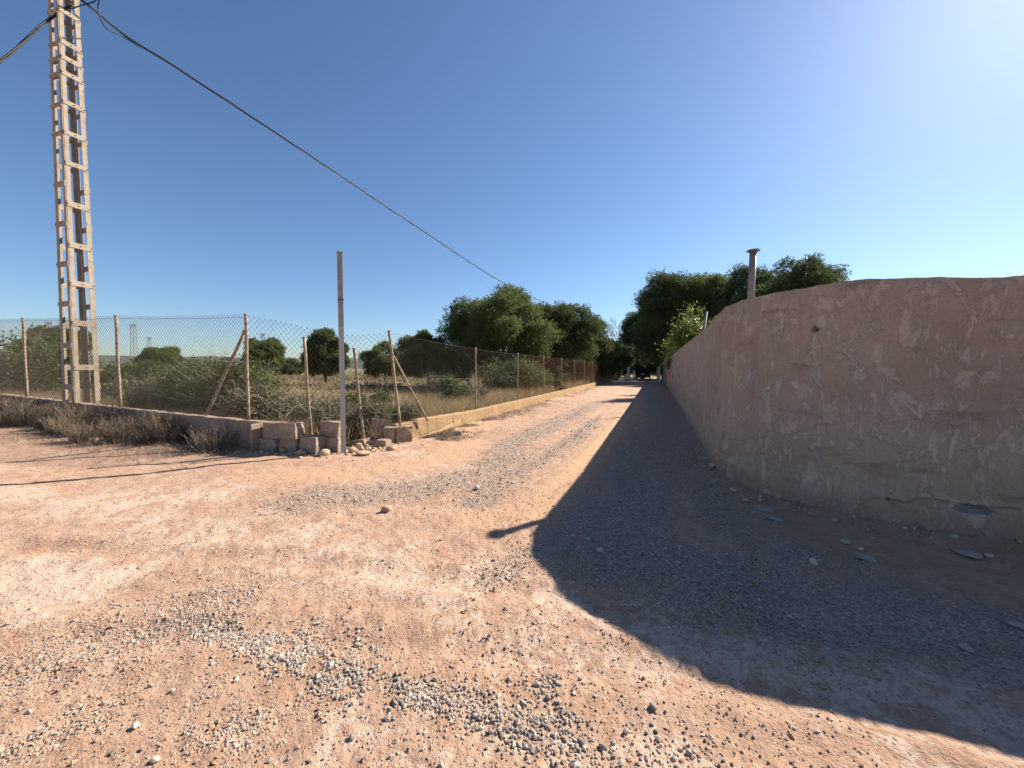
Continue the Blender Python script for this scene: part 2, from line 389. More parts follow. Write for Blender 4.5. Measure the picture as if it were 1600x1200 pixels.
# ground and dirt road: one tessellation, split where the walls stand
def build_ground():
    th = np.concatenate([np.linspace(-68, 68, 620), np.linspace(68, 292, 70)[1:-1]]) * math.pi / 180
    r = [0.35]
    while r[-1] < 16: r.append(r[-1] * 1.0135 + .001)
    while r[-1] < 7000: r.append(r[-1] * 1.06)
    r = np.array(r); nt_, nr = len(th), len(r)
    X = (r[:, None] * np.sin(th)[None]); Y = (r[:, None] * np.cos(th)[None])
    X = np.concatenate([[0.0], X.ravel()]); Y = np.concatenate([[0.0], Y.ravel()])
    Z = zg(X, Y)
    i = np.arange(nr - 1)[:, None] * nt_ + 1; j = np.arange(nt_)[None]; j2 = (j + 1) % nt_
    Q = np.stack([i + j, i + nt_ + j, i + nt_ + j2, i + j2], -1).reshape(-1, 4)[:, ::-1]
    T = np.stack([np.zeros(nt_, int), 1 + (np.arange(nt_) + 1) % nt_, 1 + np.arange(nt_)], -1)[:, ::-1]
    cx = X[Q].mean(1); cy = Y[Q].mean(1)
    LE = LL[-1]; WE = WALL[-1]
    poly = np.array([(-400, 147.0)] + LW[::-1] + [(-3.3, 7.4)] + LL + [(LE[0] + 4, LE[1] + 11), (WE[0] + 6.5, WE[1] + 17)] + [(a + .1, b) for a, b in WALL[::-1]] + [(120, -60), (120, -400), (-400, -400)])
    ins = np.zeros(len(Q), bool)
    for k in range(len(poly)):
        (x1, y1), (x2, y2) = poly[k], poly[(k + 1) % len(poly)]
        c = (y1 > cy) != (y2 > cy)
        ins ^= c & (cx < (x2 - x1) * (cy - y1) / (y2 - y1 + 1e-12) + x1)
    V = np.stack([X, Y, Z], 1)
    def sub(Qs, Ts):
        used = np.unique(np.concatenate([Qs.ravel(), Ts.ravel()]) if len(Ts) else Qs.ravel())
        rm = np.full(len(V), -1); rm[used] = np.arange(len(used))
        return used, rm[Qs], (rm[Ts] if len(Ts) else Ts)
    u, q, t = sub(Q[ins], T)
    x, y = X[u], Y[u]
    me = mesh_np('dirt_road', V[u], [q, t], dict(gravel=gravel_f(x, y), pale=pale_f(x, y), sand=sand_f(x, y)), True)
    obj('dirt_road', me, M['dirt'], kind='structure')
    u, q, t = sub(Q[~ins], np.zeros((0, 3), int))
    obj('ground', mesh_np('ground', V[u], q, None, True), M['field'], kind='structure')
build_ground()

# far ridge of hills
def build_hills():
    n = 160; a = np.linspace(R(-80), R(62), n)
    prof = 16 + 40 * fbm(a * 5.0, a * 0, 3, 4) * sstep(R(20), R(-25), a) + 6 * fbm(a * 30, a * 0, 8, 3)
    V = []
    for k in range(n):
        s, c = math.sin(a[k]), math.cos(a[k])
        for rr, hh in ((1500, -1), (1620, .55), (1750, 1.0), (2000, .9), (2600, -.05)):
            V.append((s * rr, c * rr, hh * prof[k] if hh > 0 else hh * 2))
    i = np.arange(n - 1)[:, None] * 5; j = np.arange(4)[None]
    Q = np.stack([i + j, i + 5 + j, i + 6 + j, i + 1 + j], -1).reshape(-1, 4)[:, ::-1]
    obj('hills', mesh_np('hills', V, Q, None, True), M['hill'], kind='structure')
build_hills()

# ------------------------------------------------------------------ walls
def resample(P, step, far_step=None, y_far=12):
    P = np.array(P, float); out = [P[0]]
    # smooth by Catmull-Rom for short spans, straight for long ones
    for k in range(len(P) - 1):
        p0 = P[max(k - 1, 0)]; p1 = P[k]; p2 = P[k + 1]; p3 = P[min(k + 2, len(P) - 1)]
        L = np.linalg.norm(p2[:2] - p1[:2]); t_ = 0
        st = step if L < 3.2 else (far_step or step)
        n = max(1, int(L / st))
        for q in range(1, n + 1):
            t = q / n
            if L < 1.6: out.append(.5 * (2 * p1 + (p2 - p0) * t + (2 * p0 - 5 * p1 + 4 * p2 - p3) * t * t + (3 * p1 - p0 - 3 * p2 + p3) * t ** 3))
            else: out.append(p1 + (p2 - p1) * t)
    return np.array(out)
def wall_mesh(name, path, ztop, zbase, thick, side, nz, disp, top_noise=.01, step=.03, far_step=.12, patch=None, rows=None, round_=.012):
    """path: plan line of the visible face; side: +1 puts the body on the left of the path direction"""
    P = resample(path, step, far_step)[:, :2]
    d = np.gradient(P, axis=0); d /= np.linalg.norm(d, axis=1, keepdims=True)
    N = np.stack([-d[:, 1], d[:, 0]], 1) * side               # into the body
    s = np.concatenate([[0], np.cumsum(np.linalg.norm(np.diff(P, axis=0), axis=1))])
    zt = ztop(P, s) + top_noise * (fbm(s * 6, s * 0, 31, 4) - .5) * 2; zb = zbase(P, s)
    f = np.linspace(0, 1, nz) if rows is None else np.asarray(rows); nz = len(f)
    ss = np.repeat(s[:, None], nz, 1); hh = (zt - zb)[:, None] * f[None]
    D = disp(ss, hh)
    D = np.where(f[None] > .985, -round_, D)                      # worn arris
    fx = P[:, None, 0] - N[:, None, 0] * D; fy = P[:, None, 1] - N[:, None, 1] * D; fz = zb[:, None] + hh
    back = P + N * thick; tn = top_noise * (fbm(s * 9, s * 0 + 4, 37, 4) - .5) * 2
    mid = P + N * thick * .5
    prof = np.concatenate([np.stack([fx, fy, fz], -1),
        np.stack([mid[:, 0], mid[:, 1], zt + tn * .6 + .004], -1)[:, None],
        np.stack([back[:, 0], back[:, 1], zt - .006 + tn * .4], -1)[:, None], np.stack([back[:, 0], back[:, 1], zb], -1)[:, None]], 1)
    k = nz + 3; n = len(P)
    i = np.arange(n - 1)[:, None] * k; j = np.arange(k - 1)[None]
    Q = np.stack([i + j, i + k + j, i + k + j + 1, i + j + 1], -1).reshape(-1, 4)
    if side < 0: Q = Q[:, ::-1]
    V = prof.reshape(-1, 3)
    ws = np.repeat(s[:, None], k, 1).ravel()
    wz = np.concatenate([hh, (zt - zb)[:, None] + .05 + 0 * hh[:, :1], (zt - zb)[:, None] + thick + 0 * hh[:, :1], 0 * hh[:, :1]], 1).ravel()
    pa = np.concatenate([patch(ss, hh) if patch else 0 * hh, np.zeros((n, 3))], 1).ravel()
    me_caps = [np.arange(k)[None], (np.arange(k) + (n - 1) * k)[None, ::-1]]
    me = mesh_np(name, V, [Q] + me_caps, dict(ws=ws, wz=wz, patch=pa), False)
    sm_ = np.tile(np.arange(k - 1) < nz - 2, n - 1).tolist(); me.polygons.foreach_set('use_smooth', np.array(sm_ + [False, False])); me.update()
    return me, P, s

# --- the tall stucco wall
WP = resample(WALL, .016, .10)[:, :2]; WS = np.concatenate([[0], np.cumsum(np.linalg.norm(np.diff(WP, axis=0), axis=1))])
def wall_sh(px, py):                      # (s, height) on the wall face for a pixel
    d = ray(px, py); best = None
    t = WP[:, 1] / d[1]; e = np.abs(WP[:, 0] - d[0] * t)
    ok = np.where(e < .05)[0]
    k = ok[np.argmin(WP[ok, 1])] if len(ok) else int(np.argmin(e))
    return WS[k], CAM_H + d[2] * t[k]
def wtop(P, s):
    y = P[:, 1]; x = P[:, 0]
    b = np.interp(s, [0, WS[np.argmin(np.abs(WP[:, 0] - 4.4) + (WP[:, 1] > 5) * 9)], WS[np.argmin(np.abs(WP[:, 1] - 4.1) + (WP[:, 0] > 5) * 9)], WS[np.argmin(np.abs(WP[:, 1] - 5.0))], WS[np.argmin(np.abs(WP[:, 1] - 7.5))], WS[-1]],
                  [2.42, 2.425, 2.53, 2.51, 2.40, 2.40])
    return b
crack = [wall_sh(*p) for p in ((1383, 781), (1393, 780), (1402, 785), (1415, 786), (1428, 779), (1450, 780), (1475, 786), (1500, 789), (1522, 793), (1540, 794), (1565, 793), (1600, 797), (1640, 800))]
crack2 = [wall_sh(*p) for p in ((1387, 782), (1387, 800), (1384, 815))]
crack3 = [wall_sh(*p) for p in ((1240, 782), (1252, 784), (1272, 789), (1285, 794), (1300, 798), (1318, 803), (1335, 803), (1338, 790), (1360, 776), (1383, 780))]
hole = wall_sh(1268, 514); spall = wall_sh(1512, 796); nick = [wall_sh(1245, 784), wall_sh(1383, 780)]
def wdisp(s, h):
    big = .020 * (fbm(s * .7, h * .7, 41, 3) - .5)
    rough = .016 * (fbm(s * 4.2 + .8 * fbm(s * 2, h * 2, 3, 2), h * 2.6, 45, 4) - .5)
    fine = .006 * (fbm(s * 22, h * 22, 47, 3) - .5)
    D = big + rough + fine
    jog = .012 * (fbm(s * 9, h * 9, 71, 3) - .5) * 2
    w1 = .010 + .018 * np.clip(fbm(s * 6, s * 0, 77, 3) - .45, 0, 1)
    c = pdist(s, h + jog, crack)
    D = D - .035 * np.clip(1 - c / w1, 0, 1) - .010 * sstep(.0, .05, crack_side(s, h)) * np.exp(-(c / .3) ** 2)
    D = D - .014 * np.clip(1 - pdist(s, h + jog, crack2) / .009, 0, 1) - .015 * np.clip(1 - pdist(s, h + jog, crack3) / .009, 0, 1)
    D = D - .11 * np.clip(2.5 * (1.25 - np.hypot((s - hole[0]) / .032, (h - hole[1]) / .024)), 0, 1)
    for nk in nick: D = D - .03 * np.clip(1.3 - np.hypot((s - nk[0]) / .028, (h - nk[1]) / .018), 0, 1)
    D = D - .022 * sstep(1.15, .9, np.hypot((s - spall[0]) / .13, (h - spall[1] + .25 * (fbm(s * 14, h * 14, 5, 2) - .5) * .2) / .038))
    jn = np.minimum(np.abs((h / .205 + .3) % 1 - .5) * .205, np.abs((s / .41 + .5 * (np.floor(h / .205 + .3) % 2)) % 1 - .5) * .41)
    D = D - .007 * np.clip(1 - jn / .012, 0, 1) * sstep(.45, .62, fbm(s * 1.1, h * 1.1, 87, 3)) * sstep(5.6, 4.6, s) * (h > .5)
    # rounded skirt of render at the foot
    D = D + .018 * sstep(.36, .30, h + .06 * (fbm(s * 2, s * 0, 9, 3) - .5))
    return D
def crack_side(s, h):
    hc = np.interp(-s, [-c[0] for c in crack], [c[1] for c in crack]) if crack[0][0] > crack[-1][0] else np.interp(s, [c[0] for c in crack], [c[1] for c in crack])
    return np.clip(h - hc, 0, .06)
def wpatch(s, h): return sstep(1.15, .9, np.hypot((s - spall[0]) / .13, (h - spall[1]) / .038))
me, _, _ = wall_mesh('perimeter_wall', WALL, wtop, lambda P, s: np.full(len(P), -.12), .22, -1, 150, lambda s, h: wdisp(s, h - .12), .015, .011, .10, lambda s, h: wpatch(s, h - .12), rows=np.concatenate([np.linspace(0, .10, 12)[:-1], np.linspace(.10, .27, 80)[:-1], np.linspace(.27, 1, 90)]))
o = obj('perimeter_wall', me, M['stucco'])
tag(o, 'tall brown stucco wall curving round the corner and along the lane', 'wall')

# --- low walls
def face(path, off):                      # offset a centre line sideways
    P = np.array(path, float); d = np.gradient(P, axis=0); d /= np.linalg.norm(d, axis=1, keepdims=True)
    return [tuple(v) for v in P + np.stack([-d[:, 1], d[:, 0]], 1) * off]
def lwdisp(s, h): return .03 * (fbm(s * 2, h * 3, 51, 4) - .5) + .015 * (fbm(s * 11, h * 11, 53, 3) - .5)
lw_top = lambda P, s: np.interp(-P[:, 0], [3.9, 5.26, 8.99, 13.0, 30], [.55, .56, .70, .84, 1.25])
lw_path = [(-5.02, 7.565 - .0)] + LW[1:]
LWF = face([(-4.86, 7.515)] + LW[1:], .10)   # visible face lies on the road side
me, _, _ = wall_mesh('low_wall', LWF, lw_top, lambda P, s: zg(P[:, 0], P[:, 1]) - .15, .20, -1, 22, lwdisp, .022, .05, .09)
lw = thing('low_wall', 'shaded low cement wall under the left fence behind dead brush', 'wall', (-4.9, 7.5, 0))
def child_world(o, root): o.parent = root; o.matrix_parent_inverse = root.matrix_world.inverted() if False else o.matrix_parent_inverse
def reparent(o, root):
    o.parent = root; o.location = Vector(o.location) - root.location
    return o
reparent(obj('wall_body', me, M['low_brown']), lw)

def rough_block(name, c, size, rz, seed, m, parent=None, tilt=(0, 0), amp=.02, n=7):
    """a weathered block with chipped edges"""
    rng = np.random.default_rng(seed)
    V = []; idx = {}; Q = []
    def vid(p):
        k = tuple(np.round(p, 5))
        if k not in idx: idx[k] = len(V); V.append(p)
        return idx[k]
    g = np.linspace(-1, 1, n)
    for ax in range(3):
        for sg in (-1, 1):
            for a in range(n - 1):
                for b in range(n - 1):
                    q = []
                    for (da, db) in ((0, 0), (1, 0), (1, 1), (0, 1)):
                        p = np.zeros(3); p[ax] = sg; p[(ax + 1) % 3] = g[a + da]; p[(ax + 2) % 3] = g[b + db]; q.append(vid(p))
                    Q.append(q if sg > 0 else q[::-1])
    V = np.array(V)
    e = np.sort(np.abs(V), 1)[:, 1]                                # edges where two coords are 1
    k = 1 - .012 * (e > .98) * (rng.random(len(V)) < .5) * 2 * rng.random(len(V)) - .03 * (np.abs(V).min(1) > .98) * rng.random(len(V))
    V = V * k[:, None]
    nz = np.stack([fbm(V[:, 0] * 2 + q * 9 + seed, V[:, 1] * 2 + V[:, 2] * 1.7, seed + q, 3) - .5 for q in range(3)], 1)
    V = V * np.array(size) / 2 + nz * amp * 2
    me = mesh_np(name, V, np.array(Q), None, False)
    o = obj(name, me, m, parent); o.location = c; o.rotation_euler = (tilt[0], tilt[1], rz)
    return o
wa = math.atan2(-.298, .954)               # heading of the left wing
def blk(px0, px1, y0, y1, Y, seed, name='block', parent=None, rz=wa, tilt=(0, 0), depth=.22, m=None, amp=.018):
    a = at(px0, y1, Y); b = at(px1, y0, Y)
    c = (a + b) / 2
    o = rough_block(name, (c[0], c[1] + depth / 2, c[2]), (b[0] - a[0], depth, b[2] - a[2]), rz, seed, m or M['block'], None, tilt, amp)
    if parent: reparent(o, parent)
    return o
blk(406, 470, 661, 686, 7.22, 1, parent=lw, tilt=(0, R(-1)))
blk(403, 435, 686, 708, 7.28, 2, parent=lw)
blk(435, 467, 686.5, 710, 7.22, 3, parent=lw)
blk(467.5, 499, 683, 712, 7.10, 4, parent=lw, tilt=(0, R(2)))

ll = thing('low_wall', 'sunlit ochre low cement wall running along the lane under the fence', 'wall', (LL[0][0], LL[0][1], 0))
ll_top = lambda P, s: np.interp(P[:, 1], [8.2, 8.9, 8.95, 11.6, 20, 56], [.375, .37, .41, .33, .30, .30])
LLF = face([(-2.60, 8.40)] + LL[1:], -.10)
def lldisp(s, h):
    return .04 * (fbm(s * 1.2, h * 2, 61, 4) - .5) + .012 * (fbm(s * 10, h * 10, 63, 3) - .5) - .03 * np.clip(1 - np.abs(h - .17 - .09 * (s - .9) + .03 * (fbm(s * 7, s * 0, 8, 3) - .5)) / .014, 0, 1) * (s > .7) * (s < 2.0) + .03 * sstep(.2, .1, h - .09 * (s - 1.2)) * (s < 2.6)
me, _, _ = wall_mesh('low_wall', LLF, ll_top, lambda P, s: zg(P[:, 0], P[:, 1]) - .15, .20, 1, 30, lldisp, .014, .03, .15)
reparent(obj('wall_body', me, M['low_ochre']), ll)
la = math.atan2(.937, .349)
blk(600, 618, 668, 692, 8.18, 6, parent=ll, rz=R(-12), depth=.22)
b = blk(616, 640, 667, 691, 8.24, 7, parent=ll, rz=R(30), depth=.2, m=M['low_ochre'] if False else M['block'])

# --- rubble at the broken corner, every piece loose
def loose(o, label, cat='block', group=None): return tag(o, label, cat, group)
loose(blk(500, 531, 659, 684, 7.32, 11, 'cement_block', rz=R(-8), tilt=(0, R(4)), depth=.2), 'upper of two stacked cement blocks left of the tall steel post')
loose(blk(499, 530, 684.5, 708, 7.28, 12, 'cement_block', rz=R(-6), tilt=(0, R(-2)), depth=.22), 'lower of two stacked cement blocks left of the tall steel post')
loose(blk(578, 607, 656, 692, 8.3, 13, 'cement_slab', rz=R(25), tilt=(R(-8), R(9)), depth=.16), 'leaning shaded cement slab at the broken end of the lane wall', 'slab')
loose(blk(588, 607, 688, 703, 7.75, 14, 'cement_block', rz=R(-20), depth=.18), 'small squared block lying before the broken end of the lane wall')
loose(blk(547, 573, 688, 698, 7.9, 15, 'broken_slab', rz=R(-15), tilt=(0, R(-8)), depth=.2), 'flat broken slab piece in the wall gap right of the steel post', 'slab')
loose(blk(572, 590, 690, 700, 7.95, 16, 'broken_slab', rz=R(15), tilt=(0, R(5)), depth=.2), 'dark broken slab piece between rubble and small squared block', 'slab')

# stones -----------------------------------------------------------------
phi = (1 + 5 ** .5) / 2
ICO_V = np.array([(-1, phi, 0), (1, phi, 0), (-1, -phi, 0), (1, -phi, 0), (0, -1, phi), (0, 1, phi), (0, -1, -phi), (0, 1, -phi), (phi, 0, -1), (phi, 0, 1), (-phi, 0, -1), (-phi, 0, 1)]) / math.sqrt(1 + phi * phi)
ICO_F = np.array([(0, 11, 5), (0, 5, 1), (0, 1, 7), (0, 7, 10), (0, 10, 11), (1, 5, 9), (5, 11, 4), (11, 10, 2), (10, 7, 6), (7, 1, 8), (3, 9, 4), (3, 4, 2), (3, 2, 6), (3, 6, 8), (3, 8, 9), (4, 9, 5), (2, 4, 11), (6, 2, 10), (8, 6, 7), (9, 8, 1)])
def ico2():
    V = [tuple(v) for v in ICO_V]; F = []; mid = {}
    def m(a, b):
        k = (min(a, b), max(a, b))
        if k not in mid:
            p = (np.array(V[a]) + np.array(V[b])) / 2; V.append(tuple(p / np.linalg.norm(p))); mid[k] = len(V) - 1
        return mid[k]
    for a, b, c in ICO_F:
        x, y, z = m(a, b), m(b, c), m(c, a); F += [(a, x, z), (b, y, x), (c, z, y), (x, y, z)]
    return np.array(V), np.array(F)
I2V, I2F = ico2()
def stone_mesh(size, seed, tint, angular=.5, flat=.7):
    rng = np.random.default_rng(seed)
    V = I2V.copy()
    for _ in range(5):                                            # knock facets off
        nrm = rng.normal(size=3); nrm /= np.linalg.norm(nrm); d = V @ nrm; lim = rng.uniform(.5, .85)
        V -= np.clip(d - lim, 0, 1)[:, None] * nrm * angular * 1.6
    V += rng.normal(size=V.shape) * .03
    V *= np.array([size, size * rng.uniform(.65, .95), size * flat * rng.uniform(.75, 1)])
    return mesh_np('stone', V, I2F, dict(tint=np.clip(tint + rng.normal(size=len(V)) * .04, 0, 1)), angular < .35)
def stone(px, py, wpx, label, seed, tint=.6, angular=.5, flat=.7, name='stone', cat='stone', group=None, sink=.25, m=None):
    p = gp(px, py); wd = wpx / FPX * p[1] / 2 * 1.05
    o = obj(name, stone_mesh(wd, seed, tint, angular, flat), M[m or ('sandstone' if seed < 33 else 'stone')])
    o.location = (p[0], p[1], zg1(p[0], p[1]) + wd * flat * (1 - sink) * .8); o.rotation_euler = (0, 0, seed * 1.3)
    return tag(o, label, cat, group)
stone(442, 707, 15, 'rounded pale stone lying under the left wall end blocks', 21, .75, .3)
stone(470, 711, 16, 'greyish angular stone in the shadow left of the tan boulder', 22, .45, .8)
stone(507, 712, 19, 'rounded tan boulder near the foot of the tall steel post', 23, .85, .15, .75)
stone(523, 705, 20, 'flat tan stone between the tan boulder and the steel post', 24, .7, .5, .45)
stone(551, 706, 14, 'angular stone just right of the steel post foot', 25, .6, .8)
stone(561, 701, 17, 'pale broken stone in the rubble right of the steel post', 26, .75, .8)
stone(573, 703, 14, 'white chip of cement rubble in the broken corner', 27, .95, .9)
stone(585, 703, 12, 'small pale rubble stone before the squared block', 28, .8, .8)
stone(566, 711, 26, 'broad flat tan stone in front of the corner rubble', 29, .8, .5, .3)
stone(613, 703, 14, 'small stone right of the squared block by the lane wall', 30, .6, .7)
stone(716, 679, 14, 'dark clod at the foot of the ochre lane wall', 31, .25, .6)
stone(604, 800, 18, 'angular reddish stone alone on the sunlit lane entrance', 32, .6, .9, .8)
stone(1113, 735, 12, 'pale stone in shade at the foot of the tall wall before the bend', 33, .85, .6)
stone(938, 861, 12, 'pale angular stone in the wall shadow near its edge', 34, .8, .8)
stone(1272, 880, 15, 'pale cube shaped stone in the shadow before the curved wall', 35, .85, .7, .85)
stone(1146, 769, 12, 'rounded brown stone at the corner foot of the curved wall', 36, .5, .4)
stone(1166, 784, 9, 'small pale stone beside the grey slabs at the curved wall', 37, .8, .6)
stone(1322, 849, 14, 'oblong tan stone under the crack of the curved wall', 38, .65, .4)
stone(1345, 860, 9, 'small white stone near the grey chip under the wall crack', 39, .95, .5)
stone(1512, 868, 40, 'broad half buried grey stone at the wall foot by the right edge', 40, .3, .6, .3)
stone(1545, 873, 17, 'tan stone right of the half buried grey stone', 41, .6, .7, .5)
stone(1510, 1012, 22, 'flat stone alone in the shadow near the right edge', 42, .45, .5, .35)
stone(1588, 980, 24, 'large dull stone in the shadow at the right edge of the road', 43, .4, .5, .4)
stone(1178, 742 + 60, 8, 'tiny brown stone left of the two grey slabs', 44, .4, .5)
stone(745, 765, 10, 'pale pebble on the grey gravel strip of the sunlit lane', 45, .9, .3)
stone(558, 1003, 13, 'largest rounded pebble above the dense gravel drift', 46, .55, .3)
stone(1020, 1108, 14, 'dark round pebble on bare sand below the shadow edge', 47, .12, .3)
stone(942, 1168, 15, 'dark lumpy stone near the bottom middle of the road', 48, .15, .5)
stone(978, 1145, 13, 'dark stone with pale chips right of the gravel drift', 49, .18, .6)
stone(212, 1137, 13, 'pale rounded pebble near the lower left of the road', 50, .95, .4)
stone(243, 1192, 15, 'whitish pebble at the bottom left edge of the road', 51, .9, .4)
def slab(px, py, wpx, hpx, rz, label, seed, tilt):
    p = gp(px, py); sx = wpx / FPX * p[1]
    o = rough_block('stone_slab', (p[0], p[1], zg1(p[0], p[1]) + .018), (sx, sx * hpx, .022), rz, seed, M['slate'], None, tilt, .008, 5)
    tag(o, label, 'slab')
slab(1193, 797, 27, .55, R(-35), 'left and larger of two flat grey slabs at the curved wall foot', 61, (R(6), R(-5)))
slab(1211, 811, 22, .5, R(-40), 'right and smaller of two flat grey slabs at the curved wall foot', 62, (R(4), R(6)))
slab(1352, 875, 24, .4, R(-35), 'thin dark grey chip leaning on stones under the wall crack', 63, (R(12), R(8)))

# loose gravel: beyond counting
def stones_cloud(name, X, Y, S, seed, V0, F0, tint, sink=.3):
    rng = np.random.default_rng(seed); n = len(X); k = len(V0)
    sc = np.stack([rng.uniform(.75, 1.25, n), rng.uniform(.6, 1.0, n), rng.uniform(.45, .85, n)], 1) * S[:, None]
    V = V0[None] * (1 + rng.normal(size=(n, k, 1)) * .13) * sc[:, None, :]
    a = rng.random(n) * 6.283; b = rng.normal(size=n) * .35
    ca, sa, cb, sb = np.cos(a), np.sin(a), np.cos(b), np.sin(b)
    y1 = V[..., 1] * cb[:, None] - V[..., 2] * sb[:, None]; z1 = V[..., 1] * sb[:, None] + V[..., 2] * cb[:, None]
    x2 = V[..., 0] * ca[:, None] - y1 * sa[:, None]; y2 = V[..., 0] * sa[:, None] + y1 * ca[:, None]
    Z = zg(X, Y) + sc[:, 2] * (1 - 2 * sink) * .9
    W = np.stack([x2 + X[:, None], y2 + Y[:, None], z1 + Z[:, None]], -1).reshape(-1, 3)
    F = (F0[None] + (np.arange(n) * k)[:, None, None]).reshape(-1, 3)
    return mesh_np(name, W, F, dict(tint=np.repeat(np.clip(tint, 0, 1), k)), False)
OCT_V = np.array([(1, 0, 0), (-1, 0, 0), (0, 1, 0), (0, -1, 0), (0, 0, 1), (0, 0, -1.0)]); OCT_F = np.array([(0, 2, 4), (2, 1, 4), (1, 3, 4), (3, 0, 4), (2, 0, 5), (1, 2, 5), (3, 1, 5), (0, 3, 5)])
def build_gravel():
    rng = np.random.default_rng(7)
    X, Y, S, T = [], [], [], []
    def drift(pts, wd, n, smin, smax, light=.40):
        wd *= 1.35; smin *= .82; smax *= .9
        P = np.array([gp(a, b)[:2] for a, b in pts]); L = np.linalg.norm(np.diff(P, axis=0), axis=1); cum = np.concatenate([[0], np.cumsum(L)])
        t = rng.random(n * 3) * cum[-1]; x = np.interp(t, cum, P[:, 0]); y = np.interp(t, cum, P[:, 1])
        ww = wd * np.where(rng.random(n * 3) < .18, 2.6, 1); x = x + rng.normal(size=n * 3) * ww; y = y + rng.normal(size=n * 3) * ww * .75
        keep = rng.random(n * 3) < .08 + .92 * sstep(.36, .54, fbm(x * 6, y * 6, 91, 3)); x = x[keep][:n]; y = y[keep][:n]
        X.append(x); Y.append(y); S.append(rng.uniform(smin, smax, len(x)) * np.where(rng.random(len(x)) < .09, 1.7, 1)); T.append(rng.normal(light, .24, len(x)))
    drift([(295, 978), (360, 985), (430, 1000), (480, 1030), (520, 1052)], .055, 1500, .0055, .0105)
    drift([(400, 1000), (470, 1030), (530, 1062), (600, 1085), (660, 1098)], .05, 1300, .006, .0115)
    drift([(640, 1090), (720, 1100), (780, 1120), (840, 1150), (870, 1165), (920, 1195)], .05, 900, .006, .0125)
    drift([(850, 1060), (890, 1075), (880, 1110), (850, 1130)], .035, 200, .007, .013)
    drift([(300, 920), (350, 925), (420, 945), (440, 960)], .05, 220, .005, .010, .45)
    drift([(200, 950), (270, 960), (330, 970)], .09, 240, .004, .008, .45)
    drift([(500, 970), (540, 975), (560, 1005), (600, 1030)], .05, 110, .006, .012, .35)
    drift([(700, 1060), (760, 1080), (800, 1105), (880, 1100), (920, 1085)], .09, 160, .006, .012, .5)
    drift([(930, 1180), (1000, 1190), (1060, 1160)], .06, 90, .006, .012, .5)
    drift([(320, 1165), (380, 1150), (420, 1130)], .06, 200, .004, .009, .6)
    drift([(230, 1120), (300, 1090), (430, 1060)], .10, 320, .0035, .007, .5)
    drift([(20, 1050), (120, 1020), (250, 1010)], .16, 240, .0035, .007, .45)
    drift([(1080, 1185), (1200, 1195)], .08, 80, .006, .011, .4)
    big = stones_cloud('gravel', np.concatenate(X), np.concatenate(Y), np.concatenate(S), 8, ICO_V, ICO_F, np.concatenate(T))
    o = obj('gravel', big, M['stone'], kind='stuff'); o['label'] = 'grey gravel drifted in a curved band across the sandy road'; o['category'] = 'gravel'
    # grit and small stones scattered over the whole junction and the lane
    n = 130000
    r = rng.uniform(0, 1, n) ** 1.0; yy = 1.15 * (26 / 1.15) ** r; uu = rng.uniform(-1.4, 1.4, n); xx = uu * yy
    g = gravel_f(xx, yy); pr = .16 + .84 * sstep(.25, .8, g + .8 * (fbm(xx * 2.2, yy * 2.2, 15, 4) - .5)) + .35 * sstep(.55, .7, fbm(xx * 1.3, yy * 1.3, 19, 4))
    ld = (xx - 3.06) * LD[1] - (yy - 5.45) * LD[0]
    ok = (rng.random(n) < pr) & (ld < -.06 - 0 * xx)
    dl = (xx - LL[2][0]) * LD[1] - (yy - LL[2][1]) * LD[0]
    ok &= ~((dl < .12) & (yy > 8)); ok &= ~((yy > 6.9 - .31 * (xx + 3.2)) & (xx < -2.6))
    ok &= pdist(xx, yy, WALL) > .05
    k = np.array(WALL[:9]); inside = (yy > np.interp(xx, k[::-1, 0], k[::-1, 1], left=99)) & (xx > 3.05); ok &= ~inside
    xx, yy, g = xx[ok], yy[ok], g[ok]
    s = rng.uniform(.0028, .0065, len(xx)) * (1 + .35 * (yy / 4)) * np.where(rng.random(len(xx)) < .05, 2.0, 1) 
    s = np.minimum(s * (1 + .5 * g), .026)
    t = np.where(rng.random(len(xx)) < .45, rng.normal(.25, .15, len(xx)), rng.normal(.52, .22, len(xx)))
    cl = rng.random(len(xx)) < .5 * (1 - .6 * g)
    o = obj('dirt_clods', stones_cloud('dirt_clods', xx[cl], yy[cl], s[cl] * 1.15, 10, OCT_V, OCT_F, t[cl], .35), M['clod'], kind='stuff'); o['label'] = 'crumbled clods of reddish dirt strewn over the road'; o['category'] = 'clods'
    xx, yy, s, t = xx[~cl], yy[~cl], s[~cl], t[~cl]
    sm = stones_cloud('grit', xx, yy, s, 9, OCT_V, OCT_F, t)
    o = obj('grit', sm, M['stone'], kind='stuff'); o['label'] = 'small stones and grit strewn over the dirt road and lane'; o['category'] = 'grit'
build_gravel()
def build_rubble():
    rng = np.random.default_rng(12); n = 170
    x = rng.normal(-2.95, .42, n); y = 7.55 + rng.normal(0, .22, n) + .15 * (x + 2.95)
    x2 = rng.normal(-4.3, .55, 60); y2 = 7.02 + rng.normal(0, .08, 60) - .28 * (x2 + 4.3)
    x = np.concatenate([x, x2]); y = np.concatenate([y, y2]); sz = rng.uniform(.012, .04, len(x)) * np.where(rng.random(len(x)) < .15, 1.6, 1)
    o = obj('rubble', stones_cloud('rubble', x, y, sz, 13, ICO_V, ICO_F, rng.normal(.68, .2, len(x))), M['sandstone'], kind='stuff')
    o['label'] = 'tan rubble chips strewn round the broken wall corner'; o['category'] = 'rubble'
build_rubble()
